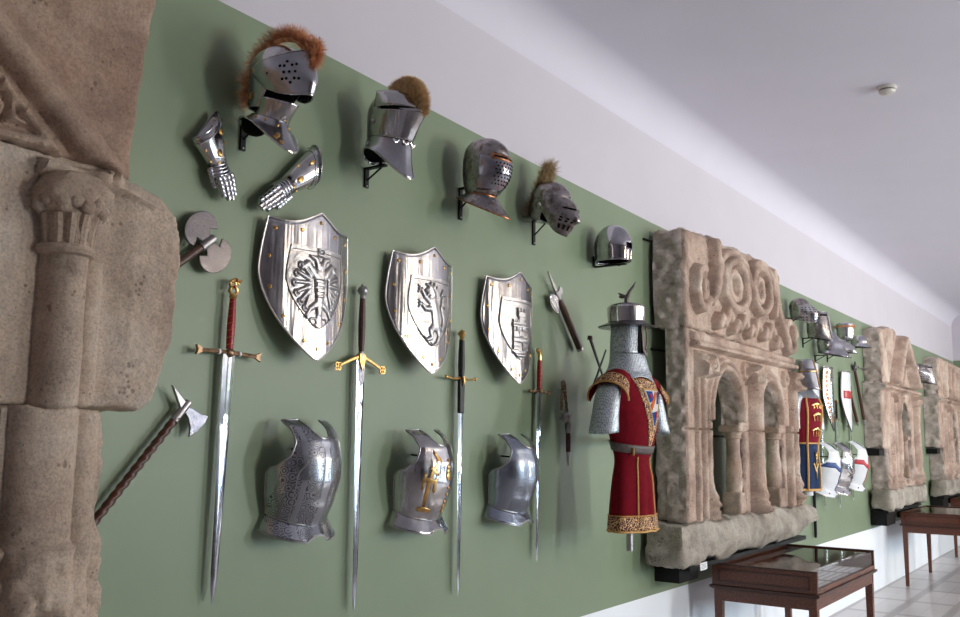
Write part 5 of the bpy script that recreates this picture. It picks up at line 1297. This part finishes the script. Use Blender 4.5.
# ================================================================== DISPLAY TABLES
def table(x0, label, n=0):
    L, y0, y1, zt = 1.5, -.18, -.85, .835
    t = thing('display_table', label, 'display case', (x0, 0, 0), 'glass-topped mahogany display tables'); yc = (y0+y1)/2; Wd = y0-y1
    for x in (.035, L-.035):
        for y in (y0-.035, y1+.035):
            m = MB(); m.box((x, y, .305), (.052, .052, .61), taper=.68); m.build('leg', 'table', t, bevel=.003, smooth=False)
    m = MB()
    for y in (y0-.025, y1+.025): m.box((L/2, y, .648), (L-.02, .025, .082))
    for x in (.02, L-.02): m.box((x, yc, .648), (.025, Wd-.02, .082))
    m.build('apron', 'table', t, smooth=False, bevel=.002)
    m = MB(); m.box((L/2, yc, .6965), (L+.03, Wd+.03, .015)); m.box((L/2, yc, .686), (L+.012, Wd+.012, .010)); m.build('ledge_moulding', 'tabledark', t, smooth=False, bevel=.003)
    for x in (.012, L-.012):
        m = MB(); m.box((x, yc, .768), (.022, Wd, .128)); m.build('end_panel', 'table', t, smooth=False, bevel=.002)
        m = MB(); s = -1 if x < L/2 else 1; xx = x+s*.013
        for z in (.732, .806): m.box((xx, yc, z), (.008, Wd-.10, .008))
        for y in (y0-.05, y1+.05): m.box((xx, y, .769), (.008, .008, .082))
        m.build('panel_moulding', 'tabledark', t, smooth=False)
    m = MB(); m.box((L/2, y0-.011, .768), (L-.05, .022, .128)); m.build('back_panel', 'table', t, smooth=False, bevel=.002)
    m = MB(); m.box((L/2, y1+.011, .720), (L-.05, .022, .030)); m.build('front_rail', 'table', t, smooth=False, bevel=.002)
    m = MB(); m.box((L/2, yc, .7085), (L-.05, Wd-.05, .008)); m.build('case_floor', 'tabledark', t, smooth=False)
    m = MB(); m.box((L/2, y1+.011, .784), (L-.05, .005, .095)); m.build('front_glass', 'glass', t, smooth=False)
    m = MB(); m.box((L/2, yc, .829), (L-.05, Wd-.05, .005)); m.build('glass_top', 'glass', t, smooth=False)
    m = MB()
    m.box((L/2, y0-.012, .836), (L, .028, .010)); 
    for x in (.012, L-.012): m.box((x, yc, .836), (.026, Wd, .010))
    m.build('top_frame', 'tabledark', t, smooth=False, bevel=.002)
    m = MB(); m.lathe([(.007, 0), (.006, .006), (.002, .009)], (0, 0, 0), 10, R=Matrix.Rotation(pi/2, 3, 'X')); m.v = [v+Vector((.03, y1-.006, .7)) for v in m.v]; m.build('lock_button', 'bronze', t)
table(5.97, 'nearer mahogany display table with glass top, standing under the two-arched stone')
table(11.85, 'second mahogany display table with glass top, standing under the gabled stone')
table(15.35, 'farthest mahogany display table, its corner just showing at the right edge')
def sheets(x, y, w, h, label, z=.7135, rz=0):
    t = thing('printed_sheet', label, 'paper', (x, y, z), 'printed sheets inside the nearer display table', (0, 0, rz))
    m = MB(); m.box((0, 0, .001), (w, h, .002)); m.build('sheet', 'paper', t, smooth=False)
    m = MB()
    for k in range(5):
        m.box((0, -h*.36+h*.72*k/4, .0024), (w*.86, h*.05, .0006))
    m.build('printed_lines', 'ink', t, smooth=False)
sheets(6.33, -.66, .42, .26, 'left printed sheet inside the nearer glass-topped table')
sheets(6.80, -.66, .42, .26, 'middle printed sheet inside the nearer glass-topped table')
sheets(7.22, -.66, .32, .26, 'right printed sheet inside the nearer glass-topped table')
# ================================================================== FAR GROUP
def far_man(o, label, hl, cA, cB, trim, rot=0, post=True):
    t = thing('armour_mannequin', label, 'mannequin', o, None, (0, 0, rot))
    rows = [(.0, .15, .085, .08, 0, 0, 0), (.12, .15, .09, .08, 0, 0, 0), (.30, .125, .08, .072, 0, 0, 0), (.36, .125, .078, .072, 0, 0, 0), (.50, .16, .105, .095, 0, 0, 0), (.64, .175, .12, .10, 0, 0, 0), (.73, .17, .105, .095, 0, 0, 0), (.79, .09, .07, .07, 0, 0, 0)]
    b = hsurf(rows)
    def fn(th, v):
        p = b(th, v); k = 1+max(0, 1-p.z/.35)*.06*sin(th*8); return Vector((p.x*k, p.y*k, p.z))
    patch(fn, lsp(-pi, pi, 80), lsp(0, .45, 20)).build('tunic_skirt', cB, t, solid=.004, angle=70)
    patch(fn, lsp(-pi, pi, 80), lsp(.45, 1, 24)).build('tunic_top', cA, t, solid=.004, angle=70)
    m = MB()
    m.tube([fn(th, .008)+Vector((.006*sin(th), -.006*cos(th), 0)) for th in lsp(-pi, pi, 60)], .011, 6); m.tube([fn(th, .45)*1.02 for th in lsp(-pi, pi, 60)], .008, 6)
    for u in (-.75, .75): m.tube([fn(u, v)+Vector((.004*sin(u), -.006, 0)) for v in lsp(.01, .95, 24)], .009, 6)
    m.build('tunic_border', trim, t)
    m = MB()
    for k in range(3):   # heraldic beasts on the chest, one above the other
        v0 = .56+.12*k
        m.tube([fn(-.45, v0)+Vector((0, -.006, 0)), fn(-.1, v0+.02)+Vector((0, -.008, 0)), fn(.25, v0)+Vector((0, -.008, 0)), fn(.42, v0+.03)+Vector((0, -.006, 0))], [.008, .013, .013, .006], 6)
        for u in (-.35, -.1, .15, .35): m.tube([fn(u, v0)+Vector((0, -.006, 0)), fn(u+.05, v0-.045)+Vector((0, -.006, 0))], .005, 5)
    m.build('gold_beasts', 'gold', t)
    m = MB(); m.tube([fn(-.05, .12)+Vector((0, -.006, 0)), fn(0, .3)+Vector((0, -.008, 0))], [.004, .014], 6); m.tube([fn(-.3, .22)+Vector((0, -.006, 0)), fn(-.1, .17)+Vector((0, -.006, 0)), fn(.2, .22)+Vector((0, -.006, 0))], .008, 6); m.build('gold_lily', 'gold', t)
    for s in (-1, 1):
        m = MB(); m.tube([(s*.12, 0, .76), (s*.175, 0, .72), (s*.20, -.005, .62), (s*.21, -.01, .50)], [.05, .055, .05, .05], 16, sq=1.1); m.build('mail_sleeve', 'mail', t)
    m = MB(); m.lathe([(.14, .755), (.10, .80), (.075, .84), (.07, .92), (.08, 1.0)], (0, 0, 0), 24, sy=.9); m.build('mail_coif', 'mail', t)
    m = MB(); m.tube([(0, 0, .03), (0, 0, -.045)], .05, 14); m.build('support_post', 'whitepaint', t)
    m = MB(); m.tube([(0, 0, .3), (0, -o[1]-.003, .3)], .012, 8); m.build('wall_arm', 'black', t)
    h = thing('great_helm', hl, 'helmet', (o[0], o[1], o[2]+.845), None, (0, 0, rot))
    g = hsurf([(-.0, .088, .128, .10, 0, .02, -.15), (.05, .088, .12, .10, 0, .015, -.05), (.11, .087, .112, .10, 0, .01, 0), (.17, .084, .104, .098, 0, .005, 0), (.235, .076, .092, .088, 0, 0, 0)])
    shell(g, -pi, pi, 50, 14, 'helm_barrel', 'steel', h)
    m = MB(); rr = [g(q, 1) for q in lsp(-pi, pi, 31)[:-1]]; c = Vector((0, 0, .242)); m.loft([rr, [c+(p-c)*.1 for p in rr]], c0=False); m.build('helm_top', 'steel', h)
    m = MB(); m.tube([g(0, v)+Vector((0, -.003, 0)) for v in lsp(0, 1, 8)], .006, 6); m.tube([g(q, .60)+Vector((.002*sin(q), -.002*cos(q), 0)) for q in lsp(-1.5, 1.5, 24)], .006, 6); m.build('brass_cross', 'gold', h)
    m = MB()
    for s in (-1, 1): patch(lambda th, v: g(th, .66+.03*v)+Vector((.003*sin(th), -.003, 0)), lsp(s*.15, s*.9, 12), lsp(0, 1, 2), m)
    m.build('eye_slit', 'void', h, solid=.002)
    return t
far_man((8.0, -.225, 1.235), 'mannequin bust in crimson and navy heraldic tunic with gold beasts, right of the two-arched stone', 'cylindrical great helm with brass cross, on the crimson and navy mannequin', 'crimson', 'navy', 'goldcord', radians(-12))
far_man((17.1, -.27, 1.3), 'farthest mannequin bust in yellow tunic, a sliver at the right edge', 'great helm on the farthest yellow mannequin', 'yellow', 'yellow', 'orange')
# narrow painted shields
def kite(X, zt, h, label, mat, deco):
    w = .17; t = thing('painted_shield', label, 'shield', (X, -.012, zt-h), 'narrow shields beside the far mannequin')
    def fn(u, v):
        x = u*w*sh_w(v); return Vector((x, -(.012+.05*(1-(x/w)**2)), v*h))
    patch(fn, lsp(-1, 1, 25), lsp(.002, 1, 30)).build('shield_plate', mat, t, solid=.004)
    m = MB(); m.tube([fn(1, v) for v in lsp(.002, 1, 30)]+[fn(u, 1) for u in lsp(1, -1, 20)]+[fn(-1, v) for v in lsp(1, .002, 30)], .006, 6); m.build('rim', 'bladedark', t)
    m = MB(); m.tube([(0, .014, h*.7), (0, -.04, h*.7)], .004, 6); m.build('wall_hook', 'black', t)
    deco(fn, t); return t
def ov(fn, c, mat, name, t, off=.004, mb=None):
    o = over(fn, c, 8, 8, off).build(name, mat, t, solid=.0015)
def dec1(fn, t):
    ov(fn, [(-.9, .55), (-.1, .55), (-.1, .72), (-.9, .72)], 'navy', 'blue_band', t)
    m = MB(); [dot_on(m, fn, .5+.22*(k % 2), .2+.075*k, .02, .006, 8, off=.003) for k in range(10)]; m.build('floral_border', 'copper', t)
def dec2(fn, t):
    m = MB()
    for k in range(12):
        for u in (-.72, .72): dot_on(m, fn, u+.08*(k % 2), .16+.068*k, .018, .006, 8, off=.003)
    m.build('floral_border', 'copper', t)
    ov(fn, [(-.3, .2), (.3, .2), (.3, .85), (-.3, .85)], 'steel', 'centre_plate', t)
def dec3(fn, t):
    ov(fn, [(-.8, .55), (.8, .55), (.8, .68), (-.8, .68)], 'redpaint', 'red_bar', t)
    m = MB(); [dot_on(m, fn, .78, .2+.075*k, .016, .006, 8, off=.003) for k in range(10)]; m.build('floral_border', 'copper', t)
kite(8.98, 2.37, .54, 'white narrow shield with blue band, nearest the crimson and navy mannequin', 'whitepaint', dec1)
kite(9.50, 2.36, .62, 'polished steel narrow shield with floral edging, between two white ones', 'shield', dec2)
kite(10.18, 2.36, .62, 'white narrow shield with red bar, beside the two far poleaxes', 'whitepaint', dec3)
# far breastplates
def bp_cross(X, z, mat, paintm, label):
    t, fn, sk = breastplate('breastplate', label, (X, -.002, z), mat, 1.2, group='far breastplates below the narrow shields', matf=mat)
    if paintm:
        m = MB(); over(fn, [(-.92, .47), (.92, .47), (.92, .58), (-.92, .58)], 20, 5, .004, m); m.build('cross_bar', paintm, t, solid=.002)
        m = MB(); over(fn, [(-.03, .04), (.10, .04), (.10, .78), (-.03, .78)], 5, 16, .0045, m); m.build('cross_post', paintm, t, solid=.002)
    else:
        m = MB()
        for k in range(8): a = k*pi/4; m.tube([fn(-.1, .38)+Vector((0, -.006, 0)), fn(-.1+.28*cos(a), .38+.16*sin(a))+Vector((0, -.004, 0))], [.014, .004], 6)
        m.build('flower_ornament', 'antique', t)
    m = MB()
    for u in (-.8, -.4, 0, .4, .8): dot_on(m, sk, u, .45, .008, .004, 8, off=.003)
    m.build('rivets', 'bladedark', t)
bp_cross(9.12, 1.235, 'whitepaint', 'bluepaint', 'white-painted breastplate with a blue cross')
bp_cross(9.62, 1.235, 'shield', None, 'polished breastplate with flower ornament between the blue-cross and red-cross ones')
bp_cross(10.20, 1.25, 'whitepaint', 'redpaint', 'white-painted breastplate with a red cross')
def far_sword(X, zt, zb, label):
    t = thing('hanging_sword', label, 'sword', (X, -.02, zt-.2), 'swords hung behind the far breastplates')
    blade_mb(0, zb-zt+.2, .045, .025, .007, .3, .06).build('blade', 'blade', t, angle=20)
    m = MB(); m.lathe([(.012, .01), (.014, .08), (.011, .16)], n=10); m.build('grip', 'blackgrip', t)
    m = MB(); m.tube([(-.09, 0, 0), (0, 0, .006), (.09, 0, 0)], .008, 6); m.build('crossguard', 'bronze', t); m = MB(); m.ball((0, 0, .178), .02, 10); m.build('pommel', 'bronze', t)
far_sword(9.29, 2.0, .985, 'sword hanging behind the blue-cross breastplate'); far_sword(9.84, 2.06, .98, 'sword hanging behind the polished far breastplate'); far_sword(10.38, 2.0, 1.02, 'sword hanging behind the red-cross breastplate')
t = thing('black_staff', 'thin black staff hanging low beside the crimson and navy mannequin', 'staff', (8.93, -.022, .76))
m = MB(); m.lathe([(.010, 0), (.014, .03), (.014, 1.2)], n=10); m.build('shaft', 'black', t)
m = MB(); m.tube([(0, .024, .9), (0, -.01, .9)], .004, 6); m.build('wall_hook', 'black', t)
m = MB(); m.lathe([(.016, 1.2), (.016, 1.24), (.003, 1.36)], n=10); m.build('tip', 'bladedark', t)
for (a, b), lab in ((((854, 366), (865, 425)), 'longer dark poleaxe haft, slanting beside the gabled stone'), (((849, 389), (858, 425)), 'shorter dark poleaxe slanting below the white shield with the red bar')):
    p = W(*a, .03); q = W(*b, .03); v = q-p; an = math.atan2(v.x, v.z)
    t = thing('long_poleaxe', lab, 'axe', p, 'two far poleaxes', (0, an, 0))
    m = MB(); m.lathe([(.016, .04), (.018, v.length*.9)], n=10); m.build('haft', 'woodred', t)
    m = MB(); m.lathe([(.022, -.01), (.024, .05)], n=10); m.prism([(-.01, -.0), (-.07, -.02), (-.075, .05), (-.01, .03)], -.006, .006); m.build('axe_head', 'bladedark', t)
    m = MB(); m.lathe([(.019, v.length*.9), (.015, v.length)], n=10); m.build('end_cap', 'relief', t)
# far helmets
def far_helmet(c, label, kind, rz=0):
    t = thing('far_helmet', label, 'helmet', (c.x, 0, c.z), 'far helmets on wall brackets', (0, 0, rz)); t.scale = (.78 if kind not in (1, 2) else .92,)*3; t.name = ('visored_helmet', 'barrel_helmet', 'cone_helmet', 'fur_banded_helmet', 'visor_piece', 'skull_cap_helmet')[kind]; yc = -.15
    if kind == 0:
        b = hsurf([(-.09, .085, .09, .10, yc, .0, 0), (.0, .095, .11, .11, yc, 0, 0)]+dome(.05, .10, .115, .115, yc, .10, 6)); shell(b, -pi, pi, 40, 18, 'skull', 'antique', t)
        v = hsurf([(-.13, .05, .12, 0, yc, .06, -.1), (-.03, .10, .13, 0, yc, .07, 0), (.05, .102, .12, 0, yc, .02, 0)]); shell(v, -1.5, 1.5, 30, 8, 'visor', 'shield', t)
        m = MB(); [dot_on(m, v, -1.1+.27*i, .15+.13*j, .007, .002, 6, off=.002) for i in range(9) for j in range(6)]; m.build('breathing_holes', 'void', t)
    elif kind == 1:
        b = hsurf([(-.15, .07, .10, .09, yc, .05, -.2), (-.08, .09, .11, .10, yc, .02, 0), (.0, .092, .11, .10, yc, .01, 0), (.10, .085, .10, .095, yc, 0, 0)]+dome(.105, .083, .098, .09, yc, .02, 3)); shell(b, -pi, pi, 40, 18, 'barrel', 'antique', t)
        m = MB(); m.tube([b(0, v)+Vector((0, -.004, 0)) for v in lsp(.05, .75, 10)], .016, 6, sq=.5); m.build('nose_ridge', 'shield', t)
        m = MB(); [patch(lambda th, v: b(th, .44+.03*v)+Vector((0, -.004, 0)), lsp(s*.18, s*1.1, 8), lsp(0, 1, 2), m) for s in (-1, 1)]; m.build('eye_slit', 'void', t, solid=.002)
    elif kind == 2:
        b = hsurf([(-.12, .13, .20, .11, yc, .02, -.2), (-.08, .10, .13, .11, yc, .02, 0), (.0, .10, .12, .11, yc+.01, .02, 0), (.08, .075, .085, .085, yc+.02, .01, 0), (.15, .03, .035, .035, yc+.03, 0, 0), (.18, .003, .003, .003, yc+.03, 0, 0)]); shell(b, -pi, pi, 40, 20, 'skull', 'mirror', t)
        for s in (-1, 1): m = MB(); m.ball((s*.10, yc, -.03), .022, 10); m.build('side_boss', 'antique', t)
    elif kind == 3:
        b = hsurf([(-.12, .08, .10, .09, yc, .0, 0), (-.02, .09, .11, .10, yc, 0, 0), (.08, .092, .112, .105, yc, 0, 0)]+dome(.085, .088, .108, .10, yc, .03, 3)); shell(b, -pi, pi, 40, 14, 'barrel', 'steel', t)
        sp = [(b(q, .33), Vector((sin(q), -cos(q), .2))) for q in lsp(-pi, pi, 20)]; strands('fur_band', 'plume', t, sp, 350, .04, .5, .4, .002, .3, 9, 3, .012)
        m = MB(); [m.ball((s*.08, yc-.05, -.09), .02, 8) for s in (-1, 1)]; m.build('ear_boss', 'relief', t)
    elif kind == 4:
        b = hsurf([(-.06, .09, .17, .05, yc, .05, -.15), (.0, .10, .14, .10, yc, .05, 0), (.05, .09, .11, .09, yc, .01, 0)]+dome(.055, .088, .105, .09, yc, .05, 3)); shell(b, -pi, pi, 40, 12, 'skull', 'shield', t)
    else:
        b = hsurf([(-.07, .12, .16, .12, yc, .0, -.1), (-.04, .095, .11, .105, yc, 0, 0)]+dome(.0, .094, .108, .104, yc, .09, 6)); shell(b, -pi, pi, 40, 16, 'skull', 'steel', t)
    m = MB(); m.tube([b(q, 0) for q in lsp(-pi, pi, 40)], .004, 5); m.build('rim', 'bladedark', t)
    m = MB(); patch(lambda a, v: b(a, .06).lerp(Vector((0, yc, 0)), v), lsp(-pi, pi, 24), lsp(.05, .95, 4), m); m.build('lining', 'void', t)
    z0 = .78*(min(b(q, 0).z for q in lsp(-pi, pi, 9))+.02)
    bracket(0, 0, 0, .11, 'black bracket holding up the '+' '.join(label.split(',')[0].split()[:10]), X=c.x, Zt=c.z+z0, Zb=c.z+z0-.09)
far_helmet(W(800, 311, .12), 'dark helmet with bright pierced visor, first of the far helmets', 0)
far_helmet(W(815, 324, .12), 'slim barrel helmet with bright nose ridge, second of the far helmets', 1)
far_helmet(W(827, 343, .12), 'pointed mirror-like helmet reflecting the green wall, third of the far helmets', 2)
far_helmet(W(845, 331, .12), 'flat-topped helmet with orange fur band, raised above its neighbours', 3)
far_helmet(W(841, 347, .14), 'bright polished open helmet below the fur-banded one', 4)
far_helmet(W(859, 342, .12), 'rounded brimmed helmet, last before the gabled stone', 5)
far_helmet(W(915, 368, .15), 'rounded helmet just right of the gabled stone', 5)
far_helmet(W(921, 372, .15), 'visored helmet in the middle of the three between the two far stones', 0)
far_helmet(W(926, 373, .15), 'flat-topped helmet nearest the farthest stone', 1)

# ================================================================== sub-parts go under the part they belong to
NEST = {'breathing_holes': ('visor', 'face_plate'), 'visor_edge': ('visor',), 'visor_slots': ('visor',), 'pivot_rivet': ('visor',), 'slit_frame': ('face_plate',), 'scalloped_trim': ('visor',),
 'gorget_rim': ('gorget',), 'gorget_lining': ('gorget',), 'brass_rivet': ('gorget',), 'collar_rim': ('collar',), 'lower_rim': ('lower_plate',), 'wire_wrap': ('grip',), 'red_stone': ('pommel',), 'guard_collar': ('crossguard',),
 'cuff_rim': ('cuff',), 'cuff_lame': ('cuff',), 'brass_ornament': ('cuff',), 'spike': ('spiked_ball',), 'hem_band': ('tunic',), 'neck_band': ('tunic',), 'cord_edging': ('tunic',), 'chest_panel': ('tunic',), 'belt_tag': ('belt',),
 'shoulder_band': ('shoulder_cap',), 'shoulder_fringe': ('shoulder_cap',), 'panel_moulding': ('end_panel',), 'lock_button': ('ledge_moulding',), 'printed_lines': ('sheet', 'card'), 'column_base': ('column_shaft',),
 'column_capital': ('column_shaft',), 'column_abacus': ('column_shaft',), 'capital_bell': ('capital_abacus',), 'capital_leaves': ('capital_abacus',), 'raised_ribs': ('chest_plate',), 'rolled_edge': ('chest_plate',), 'flange_edge': ('waist_flange',),
 'gilt_ornament': ('chest_plate',), 'gilt_flower': ('chest_plate',), 'flower_ornament': ('chest_plate',), 'cross_bar': ('chest_plate',), 'cross_post': ('chest_plate',), 'gold_beasts': ('tunic_top',), 'gold_lily': ('tunic_skirt',), 'screw': ('wall_strip',),
 'brass_cross': ('helm_barrel',), 'ricasso_plate': ('blade',)}
for r in [o for o in COL.objects if o.parent is None and o.type == 'EMPTY']:
    kids = list(r.children); seen = {}
    order = {o.name: i for i, o in enumerate(COL.objects)}
    kids.sort(key=lambda o: order[o.name])
    for k in kids: seen.setdefault(k.name.split('.')[0], []).append(k)
    for k in kids:
        for cand in NEST.get(k.name.split('.')[0], ()):
            if cand in seen:
                prev = [c for c in seen[cand] if order[c.name] < order[k.name]] or seen[cand]
                k.parent = prev[-1]; break
